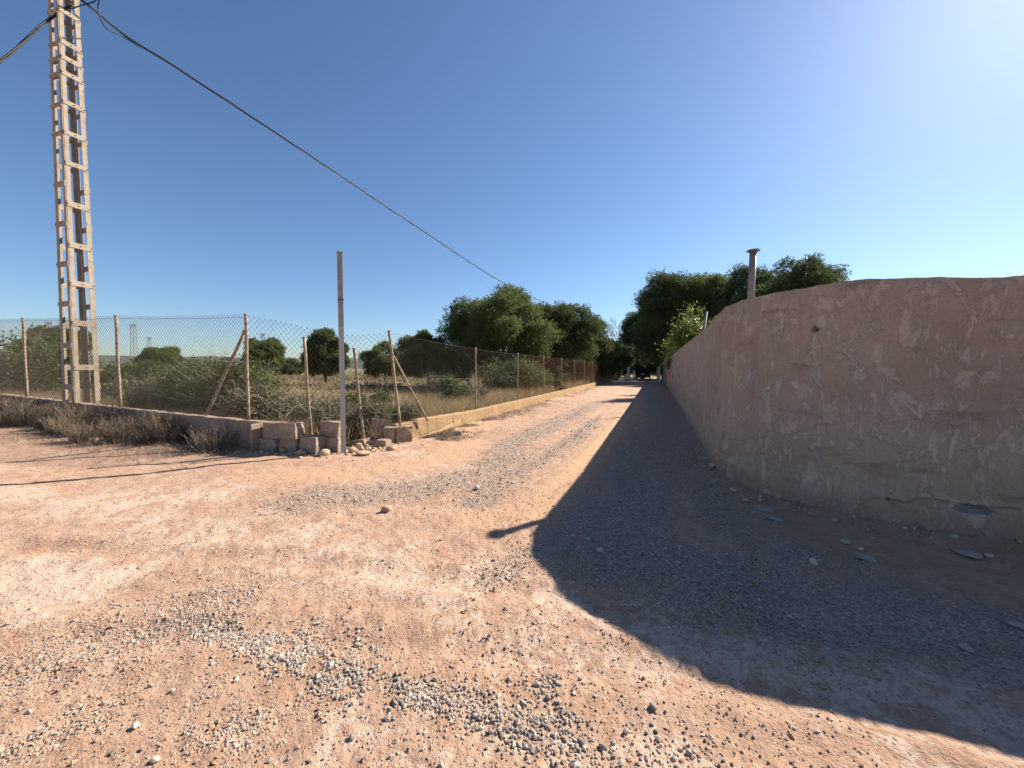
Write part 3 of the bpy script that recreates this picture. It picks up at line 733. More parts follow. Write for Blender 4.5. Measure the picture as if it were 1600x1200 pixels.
def build_debris():
    rng = np.random.default_rng(14); n = 420
    k = rng.integers(0, len(WP) - 1, n * 3); k = k[(WP[k, 1] < 14)][:n]; dd = np.gradient(WP, axis=0)[k]; dd /= np.linalg.norm(dd, axis=1, keepdims=True)
    off = .03 + np.abs(rng.normal(size=len(k))) * .22
    x = WP[k, 0] - dd[:, 1] * off; y = WP[k, 1] + dd[:, 0] * off
    sz = rng.uniform(.006, .02, len(x)) * np.where(rng.random(len(x)) < .1, 2, 1)
    o = obj('plaster_debris', stones_cloud('plaster_debris', x, y, sz, 15, ICO_V, ICO_F, rng.normal(.55, .22, len(x))), M['stone'], kind='stuff')
    o['label'] = 'fallen plaster bits and pebbles along the foot of the tall wall'; o['category'] = 'debris'
build_debris()
# larger single pebbles on the bare sand, alike
rng0 = np.random.default_rng(70)
peb = [stone_mesh(1.0, 300 + k, [.15, .3, .55, .75][k % 4], .4, .75) for k in range(8)]
PX = [(700, 1005), (735, 975), (650, 1015), (722, 1027), (790, 1008), (800, 1010), (818, 1045), (832, 1053), (870, 1055), (883, 1013), (915, 1103), (932, 1110), (972, 1087), (1038, 1100), (1040, 1115), (1012, 1165), (1025, 1143), (1070, 1165), (1097, 1082), (1075, 1185), (1130, 1190), (1040, 1060), (905, 1170), (845, 1000), (660, 1060), (540, 985), (575, 990), (590, 1012), (548, 1018), (480, 945), (420, 942), (415, 960), (460, 1005), (630, 1010), (690, 965), (270, 1080), (330, 1075), (352, 1105), (405, 1113), (510, 1130), (540, 1120), (570, 1185), (505, 1185), (485, 1190), (305, 1190), (222, 1175), (150, 1160), (60, 1140), (90, 1080), (30, 1110), (420, 1078), (655, 1145), (740, 1140), (610, 1112)]
for k, (a, b) in enumerate(PX):
    p = gp(a, b); s = rng0.uniform(.007, .0125)
    o = obj('pebble', peb[k % 8], M['stone']); o.location = (p[0], p[1], zg1(p[0], p[1]) + s * .45); o.scale = (s, s, s); o.rotation_euler = (0, 0, k * 2.1)
    yb = np.interp(a, [0, 300, 430, 520, 660, 780, 900, 930], [1020, 980, 1000, 1052, 1098, 1120, 1185, 1195])
    tag(o, 'loose pebble on bare sand ' + ('right of the gravel drift below the wall shadow' if a > 895 else ('above the gravel drift' if b < yb else ('below the left half of the gravel drift' if a < 450 else 'below the right half of the gravel drift'))), 'pebble', 'loose pebbles on the near road')

# ------------------------------------------------------------------ fences
def post_mesh(r, h, cap=True):
    b = MB(); z = np.linspace(0, h, 9); b.tube(np.stack([0 * z, 0 * z, z], 1), r, 10)
    if cap: b.tube([(0, 0, h - .004), (0, 0, h + .018)], r * 1.25, 10)
    return b.mesh('post', True)
def post_between(name, p0, p1, r, m, parent, n=10):
    b = MB(); p0 = np.array(p0); p1 = np.array(p1); t = np.linspace(0, 1, 8)[:, None]; P = p0 + (p1 - p0) * t
    P = P + np.array([.004, .003, 0]) * np.sin(t * 9)
    b.tube(P, r, n)
    d = (p1 - p0) / np.linalg.norm(p1 - p0); b.tube([p1 - d * .004, p1 + d * .02], r * 1.22, n)
    return reparent(b.build(name, m, None, True), parent)
def mesh_panel(S, L, H, cell, wr, m, parent, nseg=10, name='wire_mesh', seed=0, u0=0.0):
    """chain-link: two families of wires on the surface S(u, v)"""
    b = MB(); hw = cell / 2
    k0 = int(math.floor(-H / cell)) - 1; k1 = int(math.ceil(L / cell)) + 1
    for fam in (1, -1):
        for k in range(k0, k1 + int(H / cell) + 2):
            # u = k*cell + fam * v
            c = k * cell if fam == 1 else k * cell
            va, vb = 0.0, H
            if fam == 1: va = max(va, -c); vb = min(vb, L - c)
            else: va = max(va, c - L); vb = min(vb, c)
            if vb - va < .03: continue
            v = np.linspace(va, vb, max(2, int((vb - va) / H * nseg) + 2)); u = c + fam * v
            P = S(u, v) ; b.tube(P, wr, 3, cap=False)
    o = b.build(name, m, None); o['kind'] = 'stuff'
    return reparent(o, parent)
def top_wire(P, r, m, parent):
    b = MB(); b.tube(P, r, 4); return reparent(b.build('tension_wire', m, None), parent)

# left wing
fl = thing('chain_link_fence', 'chain link fence on rusty posts along the shaded low wall', 'fence', (-5.26, 7.64, .5))
LP = [((42, 621), (36, 498), 10.3), ((188, 638), (181, 494), 8.81), ((388, 660), (384, 492), 7.64)]
tops, bots = [], []
for (bx, by), (tx, ty), Y in LP:
    p0 = at(bx, by, Y); p1 = at(tx, ty, Y); p0[2] -= .06
    post_between('post', p0, p1, .032, M['post'], fl); bots.append(p0); tops.append(p1)
d = bots[0] - bots[1]
for k in (1, 2):                                              # further posts beyond the left edge of the view
    p0 = bots[0] + d * k; p1 = tops[0] + d * k + np.array([0, 0, .02 * k]); post_between('post', p0, p1, .032, M['post'], fl)
    bots.insert(0, p0); tops.insert(0, p1); 
    bots[0], tops[0] = p0, p1
bots = [bots[0], bots[1]] + bots[2:]; 
bp = sorted(zip([b[0] for b in bots], range(len(bots)))); bots = [bots[i] for _, i in bp]; tops = [tops[i] for _, i in bp]
post_between('brace', at(322, 648, 7.98), at(382, 518, 7.66), .03, M['post'], fl)
def lin_panel(b0, b1, t0, t1, H, wave, seed, zoff=.03, over=.03):
    L = np.linalg.norm(b1 - b0)
    def S(u, v):
        t = np.clip(u / L, 0, 1); f = v / H
        B = b0 + (b1 - b0) * t[:, None]; T = t0 + (t1 - t0) * t[:, None]
        P = B + (T - B) * f[:, None]
        n = np.array([-(b1 - b0)[1], (b1 - b0)[0], 0]); n /= np.linalg.norm(n)
        wv = wave * (fbm(u * 1.1 + seed, v * 1.3, 81 + seed, 3) - .5) * 2
        P = P + n * wv[:, None]; P[:, 2] += wave * .5 * (fbm(u * .9 + 5, v * .8, 83 + seed, 2) - .5) - .02 * np.sin(t * math.pi) * f
        return P
    return S, L
for k in range(len(bots) - 1):
    S, L = lin_panel(bots[k] + [0, 0, .08], bots[k + 1] + [0, 0, .08], tops[k] + [0, 0, .015], tops[k + 1] + [0, 0, .015], 2.0, .03, k)
    mesh_panel(S, L, 2.0, .085, .0026, M['wire'], fl, 10)
    for f in (.97, .5):
        P = S(np.linspace(0, L, 16), np.full(16, 2.0 * f)); top_wire(P, .003, M['wire'], fl)
# the slack stretch over the broken corner
gaps = [((487, 690), (475, 528), 7.55), ((570, 695), (553, 545), 8.0)]
for (bx, by), (tx, ty), Y in gaps:
    p0 = at(bx, by, Y); p1 = at(tx, ty, Y - .08); p0[2] -= .12; post_between('post', p0, p1, .028, M['post'], fl)
fr = thing('chain_link_fence', 'long rusty chain link fence on thin posts beside the lane', 'fence', (LL[0][0], LL[0][1], .35))
c0 = at(625, 662, 8.22); c1 = at(608, 518, 8.12); c0[2] -= .06
post_between('post', c0, c1, .030, M['post'], fr)
post_between('brace', at(668, 657, 9.05), at(613, 553, 8.14), .022, M['post'], fr)
slack_t = np.array([tops[-1], at(430, 500, 7.62), at(475, 510, 7.6), at(515, 521, 7.75), at(553, 523, 7.9), at(600, 520, 8.08), c1])
tt = np.concatenate([[0], np.cumsum(np.linalg.norm(np.diff(slack_t[:, :2], axis=0), axis=1))])
def Ssl(u, v):
    T = np.stack([np.interp(u, tt, slack_t[:, q]) for q in range(3)], 1)
    f = v / 1.75
    bz = np.interp(u, [0, tt[-1]], [bots[-1][2] + .1, c0[2] + .1])
    P = T.copy(); P[:, 2] = bz + (T[:, 2] - bz) * f
    P[:, 1] += .12 * (fbm(u * .8, v * .9, 95, 3) - .5) + .14 * (1 - f); P[:, 0] += .05 * (fbm(u * 1.1, v, 97, 2) - .5)
    return P
mesh_panel(Ssl, tt[-1], 1.75, .105, .0026, M['wire'], fl, 12)

# lane fence
LPO = [(-1.2 + .3725 * (11.85 - 11.6) - .02, 11.85)]
while LPO[-1][1] < 54: LPO.append((LPO[-1][0] + .3725 * 3.65, LPO[-1][1] + 3.65))
pm = post_mesh(.024, 1.97)
rp = random.Random(4)
lb, lt = [c0 + [0, 0, .06]], [c1]
for k, (x, y) in enumerate(LPO):
    z = .30 if y > 14 else .32
    o = obj('post', pm, M['post']); o.location = (x, y, z - .05); o.rotation_euler = (rp.uniform(-.012, .012), rp.uniform(-.012, .012), rp.random() * 6)
    reparent(o, fr); lb.append(np.array([x, y, z])); lt.append(np.array([x, y, z + 1.9]))
    if k == 9:
        post_between('brace', (x + .75, y + 2.0, z), (x, y, z + 1.5), .022, M['post'], fr)
for k in range(len(lb) - 1):
    S, L = lin_panel(lb[k] + [0, 0, .03], lb[k + 1] + [0, 0, .03], lt[k], lt[k + 1], 1.9, .03, 20 + k)
    mesh_panel(S, L, 1.9, .09 if k < 6 else .13, .0008 if k < 2 else (.0010 if k < 6 else .0019), M['wire'] if k < 2 else M['wire_rust'], fr, 8 if k < 4 else 3)
    if k < 6:
        for f in (.985, .5): top_wire(S(np.linspace(0, L, 12), np.full(12, 1.9 * f)), .0018, M['wire'], fr)

# tall steel post at the corner
p0 = at(537, 709, 7.25); p0[2] = zg1(p0[0], p0[1]); p1 = at(530.5, 395, 7.25)
tp = thing('steel_post', 'tall galvanised square post standing at the broken fence corner', 'post', p0)
H = p1[2] - p0[2]; ln = (p1 - p0) / H
mb = MB(); rzp = R(28); sx, sy = math.cos(rzp), math.sin(rzp)
def chan(z0, z1, wd, th, m, name):        # folded channel: web and two lips
    b = MB()
    for u0, u1, v0, v1 in ((-wd / 2, wd / 2, -wd / 2, -wd / 2 + th), (-wd / 2, -wd / 2 + th, -wd / 2 + th, wd / 2), (wd / 2 - th, wd / 2, -wd / 2 + th, wd / 2), (-wd / 2 + th, -wd / 6, wd / 2 - th, wd / 2), (wd / 6, wd / 2 - th, wd / 2 - th, wd / 2)):
        V = []
        for z in (z0, z1):
            for v in (v0, v1):
                for u in (u0, u1): V.append((u * sx - v * sy + ln[0] * z, u * sy + v * sx + ln[1] * z, z))
        b.add(V, [(0, 2, 3, 1), (4, 5, 7, 6), (0, 1, 5, 4), (2, 6, 7, 3), (0, 4, 6, 2), (1, 3, 7, 5)])
    return b.build(name, m, tp)
chan(-.15, H * .635, .088, .012, M['galv'], 'shaft')
chan(H * .6352, H, .087, .012, M['galv_rust'], 'upper_shaft')
b = MB(); b.box(-.05, .05, -.05, .05, 0, .012); o = b.build('cap', M['galv_rust'], tp); o.location = (ln[0] * H, ln[1] * H, H + .0015); o.rotation_euler = (0, 0, rzp)
b = MB(); zc = H * .765; b.box(-.05, .05, -.05, .05, 0, .025); o = b.build('clamp', M['rust'], tp); o.location = (ln[0] * zc, ln[1] * zc, zc); o.rotation_euler = (0, 0, rzp)

# ------------------------------------------------------------------ concrete lattice pylon
dl_ = np.array([-.956, .292]); dr_ = np.array([.292, .956])
T0 = at(117, 632, 9.36)
tw = thing('lattice_pylon', 'tall pale battened steel power pylon rising behind the left fence', 'pylon', (T0[0], T0[1], .1))
ctr0 = T0[:2] + (dl_ + dr_) * .24
ctr1 = ctr0 + np.array([.00, .0])
ZB, ZT = .0, 12.4
def hw(z): return .24 - .0055 * (z - .5)
def leg_c(i, j, z): return np.array([*(ctr0 - dl_ * (-1) ** i * -1 * 0 + dl_ * (hw(z) if i else -hw(z)) + dr_ * (hw(z) if j else -hw(z))), z])
D3 = np.array([*dl_, 0]); R3 = np.array([*dr_, 0])
for i in (0, 1):
    for j in (0, 1):
        ui = -D3 if i else D3; uj = -R3 if j else R3           # flanges run inward along the two faces
        b = MB(); c0_, c1_ = leg_c(i, j, ZB), leg_c(i, j, ZT); f0, f1, th_ = .10, .082, .012
        b.beam(c0_ + ui * f0 / 2, c1_ + ui * f1 / 2, f0, th_, D3, f1, th_)
        b.beam(c0_ + uj * (f0 / 2 + th_ / 2), c1_ + uj * (f1 / 2 + th_ / 2), f0 - th_, th_, R3, f1 - th_, th_)
        reparent(b.build('leg', M['concrete'], None), tw)
def yz(y, Y): return CAM_H + (at(110, y, Y)[2] - CAM_H)
RY = [-60, -18, 24, 73, 97, 121, 166, 213, 260, 323, 386, 445, 506, 574]
FY = [-64, -22, 17, 68, 92, 116, 164, 209, 288, 350, 413, 475, 540, 604]
for ys, axis in ((RY, 'r'), (FY, 'f')):
    for y in ys:
        z = yz(y, 9.62 if axis == 'r' else 9.45)
        hgt = .13 if z < 6.5 else .105
        for k in (0, 1):
            if axis == 'r': a_, b_ = leg_c(k, 0, z), leg_c(k, 1, z)
            else: a_, b_ = leg_c(0, k, z), leg_c(1, k, z)
            out = (D3 if k else -D3) if axis == 'r' else (R3 if k else -R3)
            dd = (b_ - a_) / np.linalg.norm(b_ - a_); sh_ = out * .0145
            b = MB(); b.beam(a_ + sh_ + dd * .004, b_ + sh_ - dd * .004, hgt, .012, (0, 0, 1))
            cb = reparent(b.build('crossbar', M['concrete'], None), tw)
            b = MB()
            for q in (.035, .5, .965):
                p_ = a_ + (b_ - a_) * q + sh_ + out * .007
                b.tube([p_, p_ + out * .012], .012, 6)
            bo = b.build('bolts', M['rust'], cb); bo['kind'] = 'stuff'
# overhead cables
def cable(pts, label, r, name='power_cable', strands=3, tw_=1.6, m='cable', rb=.02):
    P = np.array(pts, float); n = 140
    L = np.concatenate([[0], np.cumsum(np.linalg.norm(np.diff(P, axis=0), axis=1))]); t = np.linspace(0, L[-1], n)
    def cr(q):
        k = np.clip(np.searchsorted(L, t, 'right') - 1, 0, len(P) - 2); u = (t - L[k]) / (L[k + 1] - L[k])
        pm1 = P[np.maximum(k - 1, 0), q]; p0 = P[k, q]; p1 = P[k + 1, q]; p2 = P[np.minimum(k + 2, len(P) - 1), q]
        h = L[k + 1] - L[k]
        m0 = (p1 - pm1) / (L[k + 1] - L[np.maximum(k - 1, 0)]) * h; m1 = (p2 - p0) / (L[np.minimum(k + 2, len(P) - 1)] - L[k]) * h
        return (2 * u ** 3 - 3 * u ** 2 + 1) * p0 + (u ** 3 - 2 * u ** 2 + u) * m0 + (-2 * u ** 3 + 3 * u ** 2) * p1 + (u ** 3 - u ** 2) * m1
    Q = np.stack([cr(q) for q in range(3)], 1)
    b = MB()
    for s in range(strands):
        ph = t * tw_ + s * 6.283 / strands
        b.tube(Q + np.stack([np.cos(ph) * rb * .7, np.cos(ph) * rb * .3, np.sin(ph) * rb], 1), r, 5)
    return tag(b.build(name, M[m], None, True), label, 'cable')
cable([at(118, -8, 9.5), at(150, 18, 9.9), at(190, 52, 10.4), at(262, 97, 11.2), at(480, 240, 14.5), at(640, 347, 20), at(790, 444, 28.5), at(880, 485, 38), at(935, 507, 52)], 'black twisted cable sagging from the pylon toward the far trees', .014)
cable([at(112, 8, 9.6), at(70, 35, 9.3), at(45, 58, 8.9), at(0, 96, 8.2), at(-160, 190, 6.5)], 'black cable bundle leaving the pylon toward the upper left edge', .016, rb=.024)
cable([at(110, 14, 9.5), at(128, 8, 9.5), at(148, 2, 9.55), at(156, -6, 9.6), at(153, 12, 9.65), at(158, 32, 9.7), at(168, 46, 9.9), at(190, 56, 10.4), at(222, 76, 10.8)], 'looped black jumper cable hanging beside the pylon top', .013, strands=1, rb=.0)

# ------------------------------------------------------------------ pipe and pole behind the tall wall
c = at(1170, 470, 6.29); b0 = np.array([c[0] - .06, 6.29, 0]); t0_ = at(1177, 393, 6.29)
vp = thing('vent_pipe', 'grey vent pipe with flat cap rising behind the curved wall', 'pipe', (b0[0], b0[1], 0))
b = MB(); b.tube(np.linspace(b0, t0_, 6) - [b0[0], b0[1], 0], .052, 14); b.build('pipe', M['pipe'], vp, True)
q = t0_ - [b0[0], b0[1], 0]
b = MB(); b.tube([q + [0, 0, .005], q + [0, 0, .022], q + [0, 0, .034]], [.098, .094, .03], 18); b.build('cap', M['pipe'], vp, False)
b = MB(); pb = at(1094, 505, 15.0); pt_ = at(1104, 487, 15); pb[2] = 0
b.tube([pb - [.25, 0, 0], pt_], .05, 8); o = b.build('wooden_pole', M['pipe'], None, True); tag(o, 'thin grey pole poking over the tall wall before the leafy tree', 'pole')

# ------------------------------------------------------------------ vegetation
def leaves(P, N, size, rng, aspect=.45, jitter=.9, quads=True):
    """leaf faces at P facing roughly N"""
    n = len(P)
    D = N + rng.normal(size=(n, 3)) * jitter; D /= np.linalg.norm(D, axis=1, keepdims=True)
    A = np.cross(D, rng.normal(size=(n, 3))); A /= np.linalg.norm(A, axis=1, keepdims=True); B = np.cross(D, A)
    s = size[:, None]
    if quads:
        V = np.stack([P - A * s, P + B * s * aspect + D * s * .12, P + A * s, P - B * s * aspect], 1).reshape(-1, 3)
        return V, (np.arange(n)[:, None] * 4 + np.arange(4)[None])
    V = np.stack([P - A * s * aspect, P + A * s * aspect, P + D * s * 2], 1).reshape(-1, 3)
    return V, (np.arange(n)[:, None] * 3 + np.arange(3)[None])
def tufts(P, D, ln, wd, per, rng, spread=.75):
    """needle tufts: thin triangles fanning out around D"""
    n = len(P); P = np.repeat(P, per, 0); D = np.repeat(D, per, 0); ln = np.repeat(ln, per)
    D = D + rng.normal(size=D.shape) * spread; D /= np.linalg.norm(D, axis=1, keepdims=True)
    A = np.cross(D, rng.normal(size=D.shape)); A /= np.linalg.norm(A, axis=1, keepdims=True)
    l = (ln * rng.uniform(.7, 1.2, len(ln)))[:, None]
    V = np.stack([P - A * wd + D * l * .1, P + A * wd + D * l * .1, P + D * l], 1).reshape(-1, 3)
    return V, np.arange(len(V)).reshape(-1, 3)
def limb(b, p0, p1, r0, r1, rng, n=6, bow=.12, sides=6):
    p0 = np.array(p0, float); p1 = np.array(p1, float); t = np.linspace(0, 1, n)[:, None]; L = np.linalg.norm(p1 - p0)
    w_ = rng.normal(size=3) * L * bow; P = p0 + (p1 - p0) * t + np.sin(t * math.pi) * w_ + rng.normal(size=(n, 3)) * L * .015 * np.sin(t * math.pi)
    b.tube(P, np.linspace(r0, r1, n), sides); return P
def pine(base, H, W, seed, label, mat='pine', zc=.38, nclump=34, ntuft=16000, flat=1.0, group=None, needle=.20, dens=1.0, name='pine_tree', offs=(0, 0), D=None, proto=None, cat='tree', clr=1.0):
    rng = np.random.default_rng(seed)
    root = thing(name, label, cat, (base[0], base[1], zg1(base[0], base[1]) - .05), group)
    Rx = W / 2; Ry = (D or W) / 2; z0 = H * zc; Hc = H - z0
    # clump centres over a domed envelope
    cs = []; gmn = (Rx * Ry * Hc / 2) ** (1 / 3)
    while len(cs) < nclump:
        d = rng.normal(size=3); d /= np.linalg.norm(d)
        if d[2] < -.75: continue
        rr = rng.uniform(.58, .80) if rng.random() < .8 else rng.uniform(.1, .5)
        prof = 1.0 if d[2] < .3 else (1 - .15 * d[2])
        c = np.array([d[0] * Rx * rr * prof + offs[0], d[1] * Ry * rr * prof + offs[1], z0 + Hc * (.44 + .54 * d[2] * rr * flat)])
        if all(np.linalg.norm(c - q[0]) > .34 * gmn for q in cs) or rng.random() < .06:
            cs.append((c, rng.uniform(.20, .40) * gmn * clr))
    tb = MB(); fork = np.array([offs[0] * .3 + rng.normal() * .2, offs[1] * .3, z0 * .8])
    r0 = .022 * H + .05
    P = limb(tb, (0, 0, -.1), fork, r0, r0 * .72, rng, 8, .05, 9)
    tips = [fork]
    tp_ = np.array([offs[0] * .8, offs[1] * .8, z0 + Hc * .6]); limb(tb, fork, tp_, r0 * .7, r0 * .2, rng, 8, .06, 7)
    for c, r in cs:
        t = rng.uniform(0, .75); s = fork + (tp_ - fork) * t
        limb(tb, s, c, r0 * .28 * (1 - .4 * t), r0 * .05, rng, 6, .08, 5)
        for _ in range(3): limb(tb, s + (c - s) * .7, c + rng.normal(size=3) * r * .55, r0 * .07, r0 * .02, rng, 4, .1, 4)
    tb.build('trunk', M['bark'], root, True)
    Ps, Ds, Ts = [], [], []
    tot = sum(r ** 2 for _, r in cs)
    for c, r in cs:
        n = int(2.2 * ntuft * r ** 2 / tot); d = rng.normal(size=(n, 3)); d /= np.linalg.norm(d, axis=1, keepdims=True)
        d[:, 2] = np.where((d[:, 2] < -.3) & (rng.random(n) < .55), -d[:, 2], d[:, 2])
        lump = .60 + .72 * vnoise(d[:, 0] * 3.1 + c[0] * 3, d[:, 1] * 3.1 + d[:, 2] * 4.1 + c[1], seed)
        q = rng.uniform(.25, 1, n) ** .55
        p = c + d * (r * q * lump)[:, None] * np.array([1.05, 1.05, .95])
        Ps.append(p); Ds.append(d * .6 + [0, 0, .55]); Ts.append(np.clip(rng.normal(.45, .22, n) + rng.normal() * .14 + .12 * d[:, 2], 0, 1))
    P = np.concatenate(Ps); Dn = np.concatenate(Ds); T = np.concatenate(Ts)
    per = 4
    V, F = tufts(P, Dn, np.full(len(P), needle * .9), needle * .125, per, rng)
    me = mesh_np('crown', V, F, dict(tint=np.repeat(np.repeat(T, per), 3)))
    obj('crown', me, M[mat], root, kind='stuff')
    return root
def PX2(px, Y): return ((px - 800) / FPX * Y, Y)
def ztop(py, Y): return CAM_H + (575.5 - py) / FPX * Y
# pines left of the lane
pine(PX2(788, 31), ztop(449, 31), 11.0, 101, 'broad domed pine standing tallest behind the lane fence', zc=.16, nclump=52, ntuft=26000, clr=.80)
pine(PX2(872, 33), ztop(470, 33), 7.6, 102, 'dark pine leaning toward the lane right of the broad domed pine', 'pine_dark', zc=.26, nclump=30, ntuft=15000)
pine(PX2(918, 40), ztop(492, 40), 6.2, 103, 'dense dark pine near the far end of the lane fence', 'pine_dark', zc=.10, nclump=28, ntuft=13000)
pine(PX2(948, 50), ztop(528, 50), 6.5, 104, 'low dark tree crowding the far fence end beside the bare tree', 'pine_dark', zc=.05, nclump=24, ntuft=11000)
pine(PX2(668, 30), ztop(514, 30), 4.6, 105, 'rounded olive green pine left of the broad domed pine', zc=.12, nclump=26, ntuft=12000)
pine(PX2(735, 33), ztop(520, 33), 4.4, 106, 'low bushy pine tucked under the left of the broad domed pine', 'pine_dark', zc=.10, nclump=22, ntuft=9000)
pine(PX2(600, 42), ztop(534, 42), 4.9, 107, 'small spreading tree in the field right of the steel post', zc=.12, nclump=22, ntuft=8000)
pine(PX2(512, 27), ztop(510, 27), 2.9, 108, 'upright young pine in the field just left of the steel post', 'bush', zc=.10, nclump=24, ntuft=8000)
pine(PX2(414, 36), ztop(528, 36), 3.4, 109, 'round bushy tree in the field right of the braced fence post', zc=.12, nclump=22, ntuft=8000)
pine(PX2(88, 27), ztop(516, 27), 4.2, 110, 'low dark umbrella shaped pine beyond the tall pale pylon', 'pine_dark', zc=.30, nclump=24, ntuft=9000, flat=.7)
pine(PX2(250, 34), ztop(547, 34), 3.6, 111, 'small round tree seen over the tangled bush at left', zc=.1, nclump=18, ntuft=6000)
# pines right of the lane
pine(PX2(1040, 47), ztop(419, 47), 8.8, 121, 'tall dark pine overhanging the far end of the lane', 'pine_dark', zc=.10, nclump=52, ntuft=26000, needle=.25)
pine(PX2(1105, 46), ztop(416, 46), 8.6, 122, 'rounded pine behind the leafy tree and tall wall', zc=.2, nclump=42, ntuft=16000, needle=.25)
pine(PX2(1165, 42), ztop(410, 42), 7.4, 123, 'narrow pine crown seen just behind the vent pipe', 'pine_dark', zc=.25, nclump=38, ntuft=12000, needle=.24)
pine(PX2(1245, 34), ztop(394, 34), 7.2, 124, 'rightmost domed pine rising above the curved wall', 'pine_dark', zc=.30, nclump=44, ntuft=17000, needle=.22)
pine(PX2(1003, 58), ztop(470, 58), 6.5, 125, 'dark tree closing the end of the lane above the parked car', 'pine_dark', zc=.18, nclump=26, ntuft=10000, needle=.27)
pine(PX2(1052, 55), ztop(500, 55), 8.5, 126, 'low dark pine behind the far end of the tall wall', 'pine_dark', zc=.03, nclump=26, ntuft=10000, needle=.27)
pine(PX2(985, 70), ztop(548, 70), 5.0, 127, 'small light green tree beyond the gate at the lane end', 'bush', zc=.05, nclump=18, ntuft=5000, needle=.27)
pine(PX2(955, 72), ztop(540, 72), 9.0, 128, 'far dark tree row behind the gate at the lane end', 'pine_dark', zc=.02, nclump=24, ntuft=8000, needle=.30)

# low dark trees that close the view behind the lane and the field
for px, Y, yt, W_, sd_, lb_ in ((700, 62, 556, 8, 141, 'low far tree under the left edge of the broad domed pine'), (770, 60, 548, 9, 142, 'low far tree behind the trunk of the broad domed pine'),
        (850, 58, 545, 9, 143, 'low far tree between the two pines by the lane fence'), (905, 62, 540, 8, 144, 'low far tree behind the dense dark fence pine'),
        (968, 63, 532, 5.5, 145, 'dense shaded tree left of the gate at the lane end'), (1006, 66, 528, 7, 146, 'dense shaded tree straight behind the parked car'),
        (1030, 58.5, 520, 4.6, 147, 'dense shaded tree right of the parked car'), (640, 75, 559, 9, 148, 'far field tree left of the olive green pine'),
        (450, 80, 562, 8, 149, 'far low tree beyond the round bushy field tree'), (345, 70, 560, 8, 150, 'far low tree behind the pale roofed shed')):
    pine(PX2(px, Y), ztop(yt, Y), W_, sd_, lb_, 'pine_dark', zc=.0, nclump=22, ntuft=5500, needle=.30)
def leafy(base, H, W, seed, label, name='shrub', cat='shrub', mat='bush', nclump=20, nleaf=7000, size=.05, zc=.1, twigs=40, twig_m='twig', group=None, jit=.9, D=None, aspect=.5, clump=(.25, .42)):
    rng = np.random.default_rng(seed)
    root = thing(name, label, cat, (base[0], base[1], zg1(base[0], base[1]) - .03), group)
    Rx, Ry = W / 2, (D or W * .8) / 2; cs = []
    for _ in range(nclump):
        d = rng.normal(size=3); d /= np.linalg.norm(d); d[2] = abs(d[2]) if rng.random() < .75 else d[2] * .4
        rr = rng.uniform(.35, .85); c = np.array([d[0] * Rx * rr, d[1] * Ry * rr, H * (zc + (1 - zc) * (.28 + .58 * d[2] * rr))])
        cs.append((c, rng.uniform(*clump) * min(Rx, H * .8)))
    b = MB()
    for c, r in cs: limb(b, rng.normal(size=3) * [.08 * W, .06 * W, 0], c, .012 + .006 * H, .004, rng, 5, .12, 5)
    for _ in range(twigs):
        c, r = cs[rng.integers(len(cs))]; e = c + rng.normal(size=3) * r * [.9, .9, .8] + [0, 0, r * .35]
        limb(b, c - [0, 0, r * .3], e, .007, .0025, rng, 4, .14, 3)
    b.build('stem' if name != 'tree' else 'trunk', M[twig_m], root, False)
    Ps, Ds, Ts = [], [], []; tot = sum(r * r for _, r in cs)
    for c, r in cs:
        n = int(nleaf * r * r / tot); d = rng.normal(size=(n, 3)); d /= np.linalg.norm(d, axis=1, keepdims=True)
        lump = .65 + .7 * vnoise(d[:, 0] * 3 + c[0] * 5, d[:, 1] * 3 + d[:, 2] * 3.7, seed)
        p = c + d * (r * lump * rng.uniform(.2, 1, n) ** .6)[:, None]; p[:, 2] = np.maximum(p[:, 2], .03)
        Ps.append(p); Ds.append(d * .5 + [0, 0, .5]); Ts.append(np.clip(rng.normal(.42, .24, n) + rng.normal() * .12, 0, 1))
    P = np.concatenate(Ps); V, F = leaves(P, np.concatenate(Ds), rng.uniform(.6, 1.25, len(P)) * size, rng, aspect, jit)
    obj('crown', mesh_np('crown', V, F, dict(tint=np.repeat(np.concatenate(Ts), 4))), M[mat], root, kind='stuff')
    return root
# leafy tree over the tall wall
leafy(PX2(1084, 21.5), ztop(457, 21.5), 4.1, 201, 'sunlit broadleaf tree leaning over the tall wall by the thin pole', 'tree', 'tree', 'broad', 32, 8000, .072, .22, 70, 'bark', clump=(.28, .42))
leafy(PX2(1062, 24.5), ztop(520, 24.5), 2.6, 202, 'lower broadleaf bush beside the sunlit tree behind the tall wall', 'shrub', 'shrub', 'broad', 18, 3200, .07, .25, 40, 'bark')
# shrubs behind the left wing
leafy((-16.2, 13.0), 2.35, 4.6, 211, 'large green bush at the left edge behind the fence', nclump=30, nleaf=12000, size=.055)
leafy((-13.6, 13.6), 1.75, 4.0, 212, 'low green bush between the first fence post and the pylon', nclump=26, nleaf=9000, size=.05, mat='bush')
leafy((-12.0, 12.4), 1.35, 3.0, 213, 'dull green scrub right behind the pylon legs', nclump=22, nleaf=6500, size=.045, mat='olive')
leafy((-10.9, 14.0), 2.0, 2.2, 214, 'grey green twiggy bush right of the pylon', nclump=18, nleaf=4500, size=.04, mat='olive', twigs=120)
leafy((-8.7, 10.6), 1.85, 2.6, 215, 'dense green tangle behind the middle of the left fence', nclump=26, nleaf=10500, size=.042, twigs=110)
leafy((-7.3, 10.1), 2.05, 2.5, 216, 'tallest tangled bush with bare pale twigs left of the braced post', nclump=26, nleaf=9500, size=.040, twigs=260)
